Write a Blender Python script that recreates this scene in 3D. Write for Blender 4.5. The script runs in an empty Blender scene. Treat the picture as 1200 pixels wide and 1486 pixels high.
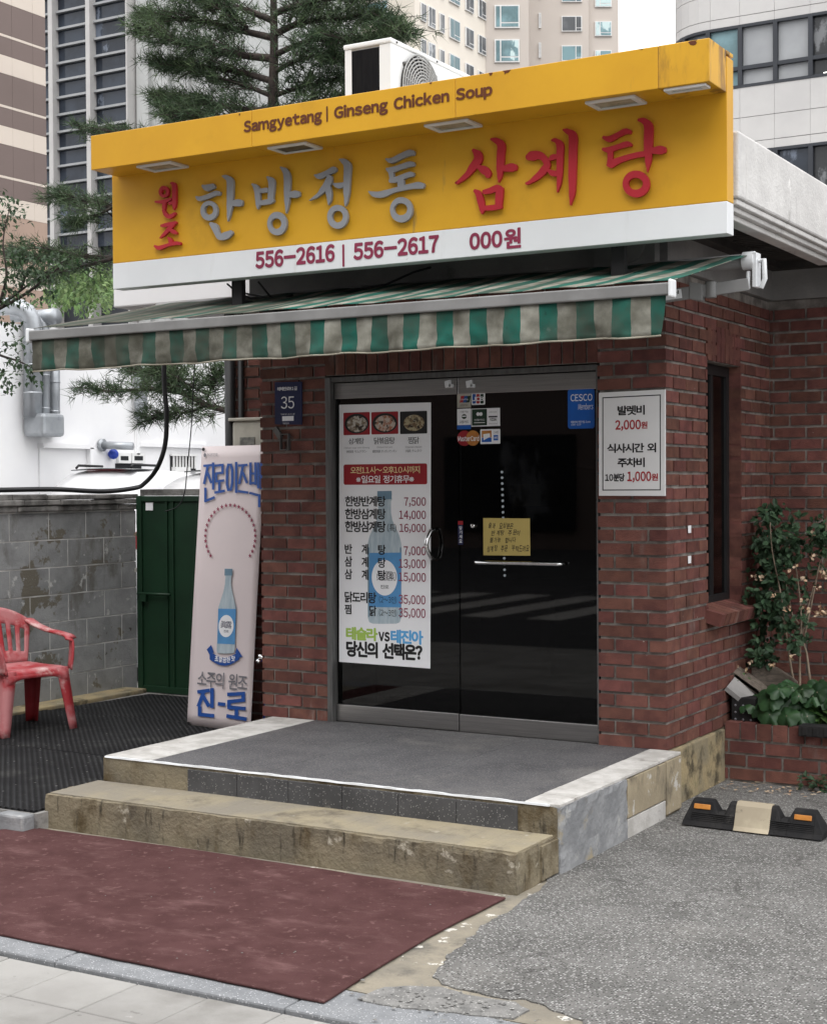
import bpy, bmesh, math, random
from mathutils import Vector, Matrix, noise
random.seed(7)
S = bpy.context.scene
COL = S.collection
R = math.radians

# ------------------------------------------------------------------ camera
FOC, YAW, PITCH, ROLL = 2215.8, 0.527632, 0.0184917, 0.0066594      # px in the 1200x1486 photo
CAM = Vector((2.8508717, -7.49448333, 1.69938756))
_f = Vector((-math.sin(YAW)*math.cos(PITCH), math.cos(YAW)*math.cos(PITCH), -math.sin(PITCH)))
_r = Vector((math.cos(YAW), math.sin(YAW), 0.0))
_d = _f.cross(_r)
_r2 = math.cos(ROLL)*_r + math.sin(ROLL)*_d
_d2 = _f.cross(_r2)
cam_d = bpy.data.cameras.new('camera')
cam = bpy.data.objects.new('camera', cam_d)
COL.objects.link(cam)
cam_d.sensor_fit = 'VERTICAL'
cam_d.sensor_height = 36.0
cam_d.lens = FOC/1486*36.0
cam_d.clip_end = 2000
m = Matrix.Identity(4)
for i in range(3):
    m[i][0], m[i][1], m[i][2], m[i][3] = _r2[i], -_d2[i], -_f[i], CAM[i]
cam.matrix_world = m
S.camera = cam

def ray(px, py):
    return _r2*((px-600)/FOC) + _d2*((py-743)/FOC) + _f
def at(px, py, X=None, Y=None, Z=None):
    """world point where the surveyed sight line meets a plane of the place"""
    r = ray(px, py)
    if X is not None: t = (X-CAM.x)/r.x
    elif Y is not None: t = (Y-CAM.y)/r.y
    else: t = (Z-CAM.z)/r.z
    return CAM + r*t

# ------------------------------------------------------------------ light
W = bpy.data.worlds.new('World'); S.world = W; W.use_nodes = True
nt = W.node_tree; nt.nodes.clear()
sky = nt.nodes.new('ShaderNodeTexSky'); sky.sky_type = 'NISHITA'; sky.sun_disc = False
SUN_EL, SUN_AZ = R(58), R(150)          # azimuth measured from +Y towards +X: high, in front on the right
sky.sun_elevation = SUN_EL; sky.sun_rotation = SUN_AZ
sky.air_density = 1.0; sky.dust_density = 6.0; sky.ozone_density = 1.0
hs = nt.nodes.new('ShaderNodeHueSaturation'); hs.inputs['Saturation'].default_value = 0.22
bg = nt.nodes.new('ShaderNodeBackground'); bg.inputs['Strength'].default_value = 0.14
wo = nt.nodes.new('ShaderNodeOutputWorld')
nt.links.new(sky.outputs[0], hs.inputs['Color'])
# closed cloud deck: white, brighter overhead than at the horizon, faintly uneven
gm = nt.nodes.new('ShaderNodeNewGeometry'); sx = nt.nodes.new('ShaderNodeSeparateXYZ'); nt.links.new(gm.outputs['Incoming'], sx.inputs[0])
ab = nt.nodes.new('ShaderNodeMath'); ab.operation = 'ABSOLUTE'; nt.links.new(sx.outputs['Z'], ab.inputs[0])
cn = nt.nodes.new('ShaderNodeTexNoise'); cn.inputs['Scale'].default_value = 2.5; cn.inputs['Detail'].default_value = 5; nt.links.new(gm.outputs['Incoming'], cn.inputs['Vector'])
br = nt.nodes.new('ShaderNodeMath'); br.operation = 'MULTIPLY_ADD'; nt.links.new(ab.outputs[0], br.inputs[0]); br.inputs[1].default_value = 9.5; br.inputs[2].default_value = 6.6
b2 = nt.nodes.new('ShaderNodeMath'); b2.operation = 'MULTIPLY_ADD'; nt.links.new(cn.outputs['Fac'], b2.inputs[0]); b2.inputs[1].default_value = 1.2; nt.links.new(br.outputs[0], b2.inputs[2])
cc = nt.nodes.new('ShaderNodeVectorMath'); cc.operation = 'SCALE'; cc.inputs[0].default_value = (1.0, 1.0, 1.015); nt.links.new(b2.outputs[0], cc.inputs['Scale'])
cm = nt.nodes.new('ShaderNodeMix'); cm.data_type = 'RGBA'; cm.inputs[0].default_value = .9
nt.links.new(hs.outputs[0], cm.inputs[6]); nt.links.new(cc.outputs[0], cm.inputs[7])
nt.links.new(cm.outputs[2], bg.inputs[0]); nt.links.new(bg.outputs[0], wo.inputs[0])
sun_d = bpy.data.lights.new('sun', 'SUN'); sun_d.energy = 0.7; sun_d.angle = R(40); sun_d.color = (1, .97, .93)
sun = bpy.data.objects.new('sun', sun_d); COL.objects.link(sun)
_sd = Vector((math.sin(SUN_AZ)*math.cos(SUN_EL), math.cos(SUN_AZ)*math.cos(SUN_EL), math.sin(SUN_EL)))
sun.rotation_euler = _sd.to_track_quat('Z', 'Y').to_euler()
S.view_settings.view_transform = 'Standard'; S.view_settings.look = 'None'
S.view_settings.exposure = 0.46; S.view_settings.gamma = 1.0
S.render.engine = 'CYCLES'
S.cycles.max_bounces = 6; S.cycles.transparent_max_bounces = 12
S.cycles.use_denoising = True

# ------------------------------------------------------------------ materials
def srgb(r, g, b):
    def c(v):
        v /= 255.0
        return v/12.92 if v <= .04045 else ((v+.055)/1.055)**2.4
    return (c(r), c(g), c(b))
def mat(name, c1, c2=None, scale=6.0, detail=6.0, lo=.35, hi=.65, rough=.7, metal=0.0, spec=.4, bump=0.0, bscale=60.0,
        island=0.0, stain=None, stretch=(1,1,1), speck=None, trans=0.0, speckle2=None):
    """procedural surface: base colour c1 -> c2 by noise, optional stains (col, scale, lo, hi, stretch),
    specks (col, voronoi scale, size), per-piece tint and bump"""
    M = bpy.data.materials.new(name); M.use_nodes = True
    t = M.node_tree; N = t.nodes; L = t.links
    b = N['Principled BSDF']
    b.inputs['Roughness'].default_value = rough; b.inputs['Metallic'].default_value = metal
    b.inputs['Specular IOR Level'].default_value = spec
    if trans: b.inputs['Subsurface Weight'].default_value = 0.0
    tc = N.new('ShaderNodeTexCoord')
    def mapped(st):
        if st == (1,1,1): return tc.outputs['Object']
        mp = N.new('ShaderNodeMapping'); mp.inputs['Scale'].default_value = st
        L.new(tc.outputs['Object'], mp.inputs[0]); return mp.outputs[0]
    def nz(sc, det, st=(1,1,1), ro=.6):
        n = N.new('ShaderNodeTexNoise'); n.inputs['Scale'].default_value = sc; n.inputs['Detail'].default_value = det
        n.inputs['Roughness'].default_value = ro
        L.new(mapped(st), n.inputs['Vector']); return n.outputs['Fac']
    def ramp(sock, lo, hi):
        r = N.new('ShaderNodeMapRange'); r.interpolation_type = 'SMOOTHSTEP'
        r.inputs['From Min'].default_value = lo; r.inputs['From Max'].default_value = hi
        L.new(sock, r.inputs['Value']); return r.outputs['Result']
    def mix(fac, a, bb, mode='MIX'):
        x = N.new('ShaderNodeMix'); x.data_type = 'RGBA'; x.blend_type = mode
        if hasattr(fac, 'is_output'): L.new(fac, x.inputs['Factor'])
        else: x.inputs['Factor'].default_value = fac
        for s, v in ((6, a), (7, bb)):
            if hasattr(v, 'is_output'): L.new(v, x.inputs[s])
            else: x.inputs[s].default_value = (*v, 1)
        return x.outputs[2]
    if c2 is None: c2 = tuple(v*.86 for v in c1)
    col = mix(ramp(nz(scale, detail, stretch), lo, hi), c1, c2)
    if island:
        g = N.new('ShaderNodeNewGeometry')
        h = N.new('ShaderNodeHueSaturation')
        mr = N.new('ShaderNodeMapRange'); mr.inputs['To Min'].default_value = 1-island; mr.inputs['To Max'].default_value = 1+island
        L.new(g.outputs['Random Per Island'], mr.inputs['Value']); L.new(mr.outputs[0], h.inputs['Value'])
        mr2 = N.new('ShaderNodeMath'); mr2.operation = 'MULTIPLY_ADD'
        wn = N.new('ShaderNodeTexWhiteNoise'); wn.noise_dimensions = '1D'
        L.new(g.outputs['Random Per Island'], wn.inputs['W'])
        L.new(wn.outputs['Value'], mr2.inputs[0]); mr2.inputs[1].default_value = .03*min(1, island*2.5); mr2.inputs[2].default_value = .5-.015*min(1, island*2.5)
        L.new(mr2.outputs[0], h.inputs['Hue'])
        L.new(col, h.inputs['Color']); col = h.outputs[0]
    for st in (stain or []):
        sc, ssc, slo, shi = st[:4]; sst = st[4] if len(st) > 4 else (1,1,1)
        col = mix(ramp(nz(ssc, 8, sst, .65), slo, shi), col, sc)
    for sp in ([speck] if speck else []) + ([speckle2] if speckle2 else []):
        v = N.new('ShaderNodeTexVoronoi'); v.inputs['Scale'].default_value = sp[1]
        L.new(tc.outputs['Object'], v.inputs['Vector'])
        h = N.new('ShaderNodeSeparateColor'); L.new(v.outputs['Color'], h.inputs[0])
        a = ramp(h.outputs[0], sp[2], min(1, sp[2]+.12))
        d = ramp(v.outputs['Distance'], .55, .2)
        mm = N.new('ShaderNodeMath'); mm.operation = 'MULTIPLY'; L.new(a, mm.inputs[0]); L.new(d, mm.inputs[1])
        col = mix(mm.outputs[0], col, sp[0])
    L.new(col, b.inputs['Base Color'])
    if bump:
        bp = N.new('ShaderNodeBump'); bp.inputs['Strength'].default_value = min(1, bump); bp.inputs['Distance'].default_value = .012
        L.new(nz(bscale, 8), bp.inputs['Height']); L.new(bp.outputs[0], b.inputs['Normal'])
    return M
def cracked(M):
    """broken dark hairline cracks wandering over the surface"""
    t = M.node_tree; N = t.nodes; L = t.links; b = N['Principled BSDF']; old = b.inputs['Base Color'].links[0].from_socket
    tc = N.new('ShaderNodeTexCoord'); n1 = N.new('ShaderNodeTexNoise'); n1.inputs['Scale'].default_value = 5; n1.inputs['Detail'].default_value = 6; L.new(tc.outputs['Object'], n1.inputs['Vector'])
    ad = N.new('ShaderNodeVectorMath'); ad.operation = 'MULTIPLY_ADD'; L.new(n1.outputs['Color'], ad.inputs[0]); ad.inputs[1].default_value = (.35,.35,.35); L.new(tc.outputs['Object'], ad.inputs[2])
    v = N.new('ShaderNodeTexVoronoi'); v.feature = 'DISTANCE_TO_EDGE'; v.inputs['Scale'].default_value = 1.5; L.new(ad.outputs[0], v.inputs['Vector'])
    m1 = N.new('ShaderNodeMapRange'); m1.inputs['From Min'].default_value = .012; m1.inputs['From Max'].default_value = .004; L.new(v.outputs['Distance'], m1.inputs['Value'])
    n2 = N.new('ShaderNodeTexNoise'); n2.inputs['Scale'].default_value = 1.7; L.new(tc.outputs['Object'], n2.inputs['Vector'])
    m2 = N.new('ShaderNodeMapRange'); m2.inputs['From Min'].default_value = .50; m2.inputs['From Max'].default_value = .58; m2.inputs['To Max'].default_value = .4; L.new(n2.outputs['Fac'], m2.inputs['Value'])
    mu = N.new('ShaderNodeMath'); mu.operation = 'MULTIPLY'; L.new(m1.outputs[0], mu.inputs[0]); L.new(m2.outputs[0], mu.inputs[1])
    mx = N.new('ShaderNodeMix'); mx.data_type = 'RGBA'; L.new(mu.outputs[0], mx.inputs[0]); L.new(old, mx.inputs[6]); mx.inputs[7].default_value = (.035,.033,.03,1); L.new(mx.outputs[2], b.inputs['Base Color'])
def glow(name, c, s):
    M = bpy.data.materials.new(name); M.use_nodes = True
    b = M.node_tree.nodes['Principled BSDF']; b.inputs['Base Color'].default_value = (*c, 1)
    b.inputs['Emission Color'].default_value = (*c, 1); b.inputs['Emission Strength'].default_value = s
    return M
def glass(name, tint, refl=1.0, rough=.02):
    M = bpy.data.materials.new(name); M.use_nodes = True
    t = M.node_tree; N = t.nodes; L = t.links; N.clear()
    o = N.new('ShaderNodeOutputMaterial'); mx = N.new('ShaderNodeMixShader')
    tr = N.new('ShaderNodeBsdfTransparent'); tr.inputs[0].default_value = (*tint, 1)
    g = N.new('ShaderNodeBsdfGlossy'); g.inputs['Roughness'].default_value = rough; g.inputs[0].default_value = (refl, refl, refl, 1)
    fr = N.new('ShaderNodeFresnel'); fr.inputs[0].default_value = 1.5
    L.new(fr.outputs[0], mx.inputs[0]); L.new(tr.outputs[0], mx.inputs[1]); L.new(g.outputs[0], mx.inputs[2]); L.new(mx.outputs[0], o.inputs[0])
    return M

# ------------------------------------------------------------------ mesh building
class G:
    def __init__(s): s.v = []; s.f = []; s.mi = []; s.cur = 0; s.sm = []; s.smooth = False
    def add(s, vs, fs):
        o = len(s.v); s.v += [Vector(p) for p in vs]
        for f in fs: s.f.append([i+o for i in f]); s.mi.append(s.cur); s.sm.append(s.smooth)
        return s
    def box(s, x0, y0, z0, x1, y1, z1):
        x0, x1 = min(x0, x1), max(x0, x1); y0, y1 = min(y0, y1), max(y0, y1); z0, z1 = min(z0, z1), max(z0, z1)
        return s.add([(x0,y0,z0),(x1,y0,z0),(x1,y1,z0),(x0,y1,z0),(x0,y0,z1),(x1,y0,z1),(x1,y1,z1),(x0,y1,z1)],
                     [(0,3,2,1),(4,5,6,7),(0,1,5,4),(1,2,6,5),(2,3,7,6),(3,0,4,7)])
    def obox(s, c, ax, ay, az):
        """oriented box: centre and three half-axis vectors"""
        c = Vector(c); ax, ay, az = Vector(ax), Vector(ay), Vector(az)
        vs = [c+i*ax+j*ay+k*az for k in (-1,1) for i, j in ((-1,-1),(1,-1),(1,1),(-1,1))]
        return s.add(vs, [(0,3,2,1),(4,5,6,7),(0,1,5,4),(1,2,6,5),(2,3,7,6),(3,0,4,7)])
    def prism(s, poly, off):
        """closed polygon (3-D points) pushed along off"""
        off = Vector(off); n = len(poly); p = [Vector(q) for q in poly]
        s.add(p + [q+off for q in p], [list(range(n)), list(range(2*n-1, n-1, -1))] + [(i, (i+1)%n+0, (i+1)%n+n, i+n) for i in range(n)])
        return s
    def tube(s, pts, rad, n=10, cap=True):
        pts = [Vector(p) for p in pts]; k = len(pts)
        rs = rad if isinstance(rad, (list, tuple)) else [rad]*k
        vs = []; prev = None
        for i, p in enumerate(pts):
            t = (pts[min(i+1, k-1)] - pts[max(i-1, 0)]).normalized()
            if prev is None:
                a = t.orthogonal().normalized()
            else:
                a = prev - t*prev.dot(t)
                a = a.normalized() if a.length > 1e-6 else t.orthogonal().normalized()
            prev = a; b = t.cross(a)
            for j in range(n):
                q = 2*math.pi*j/n
                vs.append(p + (a*math.cos(q)+b*math.sin(q))*rs[i])
        fs = [(i*n+j, i*n+(j+1)%n, (i+1)*n+(j+1)%n, (i+1)*n+j) for i in range(k-1) for j in range(n)]
        if cap: fs += [list(range(n-1, -1, -1)), list(range((k-1)*n, k*n))]
        sm = s.smooth; s.smooth = True; s.add(vs, fs); s.smooth = sm
        return s
    def lathe(s, prof, c, n=20, ax=(0,0,1)):
        """profile of (radius, height) turned round an axis"""
        ax = Vector(ax).normalized(); a = ax.orthogonal().normalized(); b = ax.cross(a); c = Vector(c); k = len(prof)
        vs = [c + ax*h + (a*math.cos(2*math.pi*j/n)+b*math.sin(2*math.pi*j/n))*r for r, h in prof for j in range(n)]
        fs = [(i*n+j, i*n+(j+1)%n, (i+1)*n+(j+1)%n, (i+1)*n+j) for i in range(k-1) for j in range(n)]
        fs += [list(range(n-1, -1, -1)), list(range((k-1)*n, k*n))]
        sm = s.smooth; s.smooth = True; s.add(vs, fs); s.smooth = sm
        return s
    def grid(s, fn, nu, nv, thick=None):
        """surface fn(u,v) with u,v in 0..1"""
        vs = [Vector(fn(i/nu, j/nv)) for j in range(nv+1) for i in range(nu+1)]
        w = nu+1
        fs = [(j*w+i, j*w+i+1, (j+1)*w+i+1, (j+1)*w+i) for j in range(nv) for i in range(nu)]
        if thick:
            t = Vector(thick); n = len(vs); vs2 = [p+t for p in vs]
            fs2 = [tuple(n+i for i in reversed(f)) for f in fs]
            rim = [i for i in range(nu)]
            side = []
            for i in range(nu):
                side.append((i+1, i, n+i, n+i+1)); a = nv*w+i; side.append((a, a+1, n+a+1, n+a))
            for j in range(nv):
                a, b = j*w, (j+1)*w; side.append((a, b, n+b, n+a)); a += nu; b += nu; side.append((b, a, n+a, n+b))
            vs += vs2; fs += fs2 + side
        sm = s.smooth; s.smooth = True; s.add(vs, fs); s.smooth = sm
        return s
    def mesh(s, name, org=Vector((0,0,0))):
        me = bpy.data.meshes.new(name)
        me.from_pydata([tuple(p-org) for p in s.v], [], s.f)
        me.polygons.foreach_set('material_index', s.mi)
        me.polygons.foreach_set('use_smooth', s.sm)
        me.update(); return me

def fix_normals(me):
    bm = bmesh.new(); bm.from_mesh(me); bmesh.ops.recalc_face_normals(bm, faces=bm.faces); bm.to_mesh(me); bm.free()

ORG = {}
def thing(name, label, cat, loc, group=None):
    o = bpy.data.objects.new(name, None); COL.objects.link(o); o.location = loc; o.empty_display_size = .1
    o['label'] = label; o['category'] = cat
    if group: o['group'] = group
    ORG[o] = Vector(loc); return o
def part(name, g, mats, parent, label=None, recalc=True, bevel=0, edge=True):
    """one mesh under a thing or part; g holds world coordinates"""
    org = ORG[parent] if parent else Vector((0,0,0))
    me = g.mesh(name, org) if isinstance(g, G) else g
    if recalc: fix_normals(me)
    for mm in (mats if isinstance(mats, (list, tuple)) else [mats]): me.materials.append(mm)
    o = bpy.data.objects.new(name, me); COL.objects.link(o)
    if parent: o.parent = parent
    ORG[o] = org
    if label: o['label'] = label
    if bevel:
        b = o.modifiers.new('bevel', 'BEVEL'); b.width = bevel; b.segments = 2; b.limit_method = 'ANGLE'
    return o
def single(name, g, mats, label, cat, loc=(0,0,0), group=None, kind=None, recalc=True, bevel=0):
    """a thing that is one mesh, its origin at loc"""
    loc = Vector(loc); me = g.mesh(name, loc)
    if recalc: fix_normals(me)
    for mm in (mats if isinstance(mats, (list, tuple)) else [mats]): me.materials.append(mm)
    o = bpy.data.objects.new(name, me); COL.objects.link(o); o.location = loc; ORG[o] = loc
    if label: o['label'] = label
    if cat: o['category'] = cat
    if group: o['group'] = group
    if kind: o['kind'] = kind
    if bevel:
        b = o.modifiers.new('bevel', 'BEVEL'); b.width = bevel; b.segments = 2; b.limit_method = 'ANGLE'
    return o
def structure(name, g, m, recalc=True):
    return single(name, g, m, None, None, kind='structure', recalc=recalc)
def copy_thing(o, offset, label, group=None):
    c = o.copy(); COL.objects.link(c); c.location = o.location + Vector(offset); c['label'] = label
    if group: c['group'] = group
    for ch in o.children:
        d = ch.copy(); COL.objects.link(d); d.parent = c
        for g2 in ch.children:
            e = g2.copy(); COL.objects.link(e); e.parent = d
    return c

# ---- writing
_tc = {}
def _outline(body, bold):
    k = (body, bold)
    if k in _tc: return _tc[k]
    c = bpy.data.curves.new('text', 'FONT'); c.body = body; c.offset = bold; c.resolution_u = 4
    o = bpy.data.objects.new('text', c); COL.objects.link(o)
    dg = bpy.context.evaluated_depsgraph_get()
    me = bpy.data.meshes.new_from_object(o.evaluated_get(dg))
    vs = [v.co.copy() for v in me.vertices]; fs = [list(p.vertices) for p in me.polygons]
    bpy.data.objects.remove(o); bpy.data.curves.remove(c); bpy.data.meshes.remove(me)
    xs = [v.x for v in vs] or [0]; ys = [v.y for v in vs] or [0]
    _tc[k] = (vs, fs, (min(xs), min(ys), max(xs), max(ys)))
    return _tc[k]
def glyphs(body, bold=0.0, shear=0.0):
    """a line of writing as (verts, faces, bbox): letters set one by one; heavy weights are layered copies of the outline"""
    k = (body, bold, shear, 'line')
    if k in _tc: return _tc[k]
    thin = .012 if bold >= .008 else 0.0; heavy = bold-thin
    V, F = [], []; x = 0.0
    for ch in body:
        if ch == ' ': x += .34; continue
        wide = ord(ch) > 127
        src = ch if wide else chr(ord(ch)+0xFEE0)
        vs, fs, bb = _outline(src, thin)
        if wide and not ch in '※': dx = x; adv = .92*_outline('를', 0)[2][2]*1.03
        else: dx = x-bb[0]+.035; adv = bb[2]-bb[0]+.085
        offs = [(0,0)] + ([(heavy*math.cos(a*math.pi/4), heavy*math.sin(a*math.pi/4)) for a in range(8)] if heavy > .004 else [])
        for n, (ox, oy) in enumerate(offs):
            o = len(V); V += [Vector((v.x+dx+ox+v.y*shear, v.y+oy, n)) for v in vs]; F += [[i+o for i in f] for f in fs]
        x += adv
    xs = [v.x for v in V]; ys = [v.y for v in V]
    _tc[k] = (V, F, (min(xs), min(ys), max(xs), max(ys)))
    return _tc[k]
LAYER = .00004
for _ch in sorted(set('한방정통삼계탕원조강동어닝眞露진로오전11시~오후10시까지※일요일정기휴무반(특)닭도리찜(2~3인)테슬라당신의선택은?VS테진아볶음찜參鷄湯サムゲタン鷄肉炖湯タッポックンタン炖鷄チムタク은련카드사용가능교통신용발렛비식사간외주차분0123456789,-|SamgyetnChickouprGs.UPJBAMXEOIDWl해충전문업세요술과상은문이불능합니주부탁드려초깔끔맛소의하트를')):
    _outline(_ch if ord(_ch) > 127 else chr(ord(_ch)+0xFEE0), .012); _outline(_ch if ord(_ch) > 127 else chr(ord(_ch)+0xFEE0), 0.0)
class Sheet:
    """a flat face of the place: origin o, unit u to the right, v up, n towards the viewer"""
    def __init__(s, o, u, v): s.o, s.u, s.v = Vector(o), Vector(u).normalized(), Vector(v).normalized(); s.n = s.u.cross(s.v)
    def uv(s, px, py):
        r = ray(px, py); t = (s.o-CAM).dot(s.n)/r.dot(s.n); p = CAM + r*t - s.o
        return p.dot(s.u), p.dot(s.v)
    def p(s, u, v, h=0.0): return s.o + s.u*u + s.v*v + s.n*h
class Zoom:
    """coordinates of an enlarged view of the photo: region origin and factor"""
    def __init__(s, sh, x, y, k): s.sh, s.x, s.y, s.k = sh, x, y, k
    def uv(s, a, b): return s.sh.uv(s.x+a/s.k, s.y+b/s.k)
    def text(s, g, body, x0, y0, x1, y1, h=.002, bold=.012, ref=None, tilt=0, shear=0):
        """writing fitted to the box x0,y0 (top left) - x1,y1 (bottom right); ref = letters whose height fills the box"""
        u0, v1 = s.uv(x0, y0); u1, v0 = s.uv(x1, y1)
        _, vb = s.uv(x0, y1); _, vt = s.uv(x1, y0)
        vs, fs, bb = glyphs(body, bold, shear)
        vlo, vhi = (v0+vb)/2, (v1+vt)/2
        if ref:
            rb = glyphs(ref, bold)[2]; lo, hi = rb[1], rb[3]
        else: lo, hi = bb[1], bb[3]
        ku = (u1-u0)/(bb[2]-bb[0]); kv = (vhi-vlo)/(hi-lo)
        g.add([s.sh.p(u0+(q.x-bb[0])*ku, vlo+(q.y-lo)*kv, h+q.z*LAYER) for q in vs], fs)
    def quad(s, g, x0, y0, x1, y1, h0=0.0, h1=.002, rnd=0.0):
        u0, v1 = s.uv(x0, y0); u1, v0 = s.uv(x1, y1); _, vb = s.uv(x0, y1); _, vt = s.uv(x1, y0)
        rect(g, s.sh, u0, (v0+vb)/2, u1, (v1+vt)/2, h0, h1, rnd)
    def disc(s, g, cx, cy, rx, ry, h0=0.0, h1=.002, n=28):
        cu, cv = s.uv(cx, cy); ru = s.uv(cx+rx, cy)[0]-cu; rv = cv*0 + s.uv(cx, cy-ry)[1]-cv
        g.prism([s.sh.p(cu+ru*math.cos(2*math.pi*i/n), cv+rv*math.sin(2*math.pi*i/n), h0) for i in range(n)], s.sh.n*(h1-h0))
    def poly(s, g, pts, h0=0.0, h1=.002):
        g.prism([s.sh.p(*s.uv(*q), h0) for q in pts], s.sh.n*(h1-h0))
def rect(g, sh, u0, v0, u1, v1, h0, h1, rnd=0.0):
    if rnd <= 0: pts = [(u0,v0),(u1,v0),(u1,v1),(u0,v1)]
    else:
        pts = []
        for cx, cy, a0 in ((u1-rnd, v0+rnd, -90), (u1-rnd, v1-rnd, 0), (u0+rnd, v1-rnd, 90), (u0+rnd, v0+rnd, 180)):
            pts += [(cx+rnd*math.cos(R(a0+k*18)), cy+rnd*math.sin(R(a0+k*18))) for k in range(6)]
    g.prism([sh.p(u, v, h0) for u, v in pts], sh.n*(h1-h0))

# ---- brickwork: real bricks standing proud of a mortar body
def bricks(g, o, u, n, u0, u1, z0, courses, bl=.2, ch=.0725, joint=.0155, depth=.045, holes=(), shift=0.0, ends=None, jit=.0025):
    """lay courses on the face through o; u along the wall, n outward; ends(k) -> (start, stop) of course k"""
    o, u, n = Vector(o), Vector(u), Vector(n); rd = random.Random(hash((round(u0*100), round(z0*100), courses)) & 0xffff)
    for k in range(courses):
        za = z0+k*ch; zb = za+ch-joint; zc = (za+zb)/2
        a, b = ends(k) if ends else (u0, u1)
        spans = [(a, b)]
        for (h0, h1, hz0, hz1) in holes:
            if hz0 < zc < hz1:
                ns = []
                for p, q in spans:
                    if h0 > p: ns.append((p, min(q, h0)))
                    if h1 < q: ns.append((max(p, h1), q))
                spans = [x for x in ns if x[1]-x[0] > .01]
        for p, q in spans:
            x = math.floor((p-shift-(k%2)*bl/2)/bl)*bl + shift + (k%2)*bl/2
            while x < q:
                xa, xb = max(p, x), min(q, x+bl-joint)
                if xb-xa > .012:
                    j = rd.uniform(-jit, jit); dz = rd.uniform(-.0012, .0012)
                    c = o + u*((xa+xb)/2) + Vector((0,0,zc+dz)) - n*(depth/2-j)
                    g.obox(c, u*((xb-xa)/2), n*(depth/2), Vector((0,0,(zb-za)/2)))
                x += bl
def soldiers(g, o, u, n, u0, u1, z0, z1, w=.0725, joint=.012, depth=.045):
    o, u, n = Vector(o), Vector(u), Vector(n); x = u0
    while x < u1-.02:
        xb = min(u1, x+w-joint); j = random.uniform(-.003, .003)
        g.obox(o+u*((x+xb)/2)+Vector((0,0,(z0+z1)/2))-n*(depth/2-j), u*((xb-x)/2), n*(depth/2), Vector((0,0,(z1-z0)/2)))
        x += w

# ------------------------------------------------------------------ surfaces
m_brick = mat('brick', (.185,.078,.061), (.118,.050,.042), 14, lo=.3, hi=.7, rough=.85, spec=.2, bump=.6, bscale=160, island=.26,
              stain=[((.36,.30,.25), 3.2, .67, .80), ((.05,.03,.025), 2.3, .55, .85), ((.55,.50,.46), 22, .705, .74), ((.33,.28,.25), 3.6, .60, .78, (1,1,.35))])
m_mortar = mat('mortar', (.36,.335,.305), (.165,.15,.138), 8, rough=.95, spec=.1, bump=.6, bscale=120)
m_plinth = mat('stained_concrete', (.36,.29,.17), (.23,.20,.14), 5, rough=.9, spec=.15, bump=.5, bscale=40,
               stain=[((.085,.072,.05), 4.5, .48, .62), ((.15,.15,.085), 3, .55, .7), ((.45,.42,.38), 8, .66, .70)])
m_step = mat('olive_concrete', (.235,.20,.138), (.155,.135,.10), 3.5, rough=.88, spec=.15, bump=.8, bscale=45,
             stain=[((.10,.075,.042), 4.0, .47, .66, (1.2,1.2,.7)), ((.05,.043,.032), 14, .555, .70, (1.6,1.6,.28)), ((.42,.385,.31), 10, .62, .70), ((.06,.055,.05), 3, .60, .72, (1,1,.6))])
m_steptop = mat('worn_step_top', (.215,.193,.155), (.29,.25,.17), 2.2, rough=.85, spec=.2, bump=.3, bscale=60, stain=[((.12,.103,.08), 4, .5, .75), ((.34,.31,.25), 11, .6, .72)])
m_whiteconc = mat('worn_white_paint', (.55,.535,.51), (.40,.385,.36), 8, rough=.8, spec=.2, bump=.3, bscale=70,
                  stain=[((.22,.20,.18), 6, .60, .75), ((.30,.28,.26), 30, .62, .72)])
m_granite = mat('dark_granite', (.105,.103,.106), (.072,.071,.075), 3, rough=.6, spec=.35, bump=.15, bscale=200,
                speck=((.25,.245,.24), 150, .58), speckle2=((.03,.03,.032), 170, .66), stain=[((.175,.168,.16), 1.6, .5, .8), ((.21,.20,.19), 9, .68, .75)])
m_riser = mat('granite_riser', (.075,.075,.078), (.05,.05,.052), 4, rough=.6, speck=((.28,.28,.27), 150, .8), stain=[((.20,.185,.16), 6, .62, .75)])
m_patch = mat('mortar_patch', (.29,.295,.30), (.20,.205,.212), 5, rough=.9, spec=.1, bump=1.0, bscale=16, stain=[((.40,.40,.39), 7, .56, .7), ((.13,.125,.118), 3.5, .56, .72), ((.33,.285,.20), 2.2, .60, .68)])
m_tile = mat('beige_tile', (.38,.32,.22), (.29,.245,.17), 5, rough=.7, bump=.3, stain=[((.13,.11,.08), 6, .50, .66, (1,1,.5)), ((.52,.50,.46), 9, .60, .66)])
m_white = mat('white_paint', (.74,.74,.73), (.66,.66,.65), 3, rough=.6, stain=[((.46,.45,.43), 5, .62, .82, (1,1,.3))])
m_parapet = mat('weathered_white_render', (.70,.69,.67), (.58,.57,.555), 3.5, rough=.9, spec=.1, bump=.4, bscale=60,
                stain=[((.30,.29,.28), 5, .6, .75, (1.2,1.2,.35)), ((.78,.77,.75), 6, .64, .7)])
m_beam = mat('grey_render', (.33,.32,.31), (.25,.245,.24), 3, rough=.9, spec=.1, bump=.3, bscale=50, stain=[((.12,.115,.11), 4, .6, .78), ((.45,.44,.43), 7, .68, .72)])
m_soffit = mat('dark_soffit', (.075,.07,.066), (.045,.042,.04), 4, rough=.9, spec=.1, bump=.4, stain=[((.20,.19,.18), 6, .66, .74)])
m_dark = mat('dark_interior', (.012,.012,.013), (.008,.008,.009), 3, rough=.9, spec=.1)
m_black = mat('black_paint', (.018,.018,.019), (.012,.012,.013), 4, rough=.5)
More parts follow.
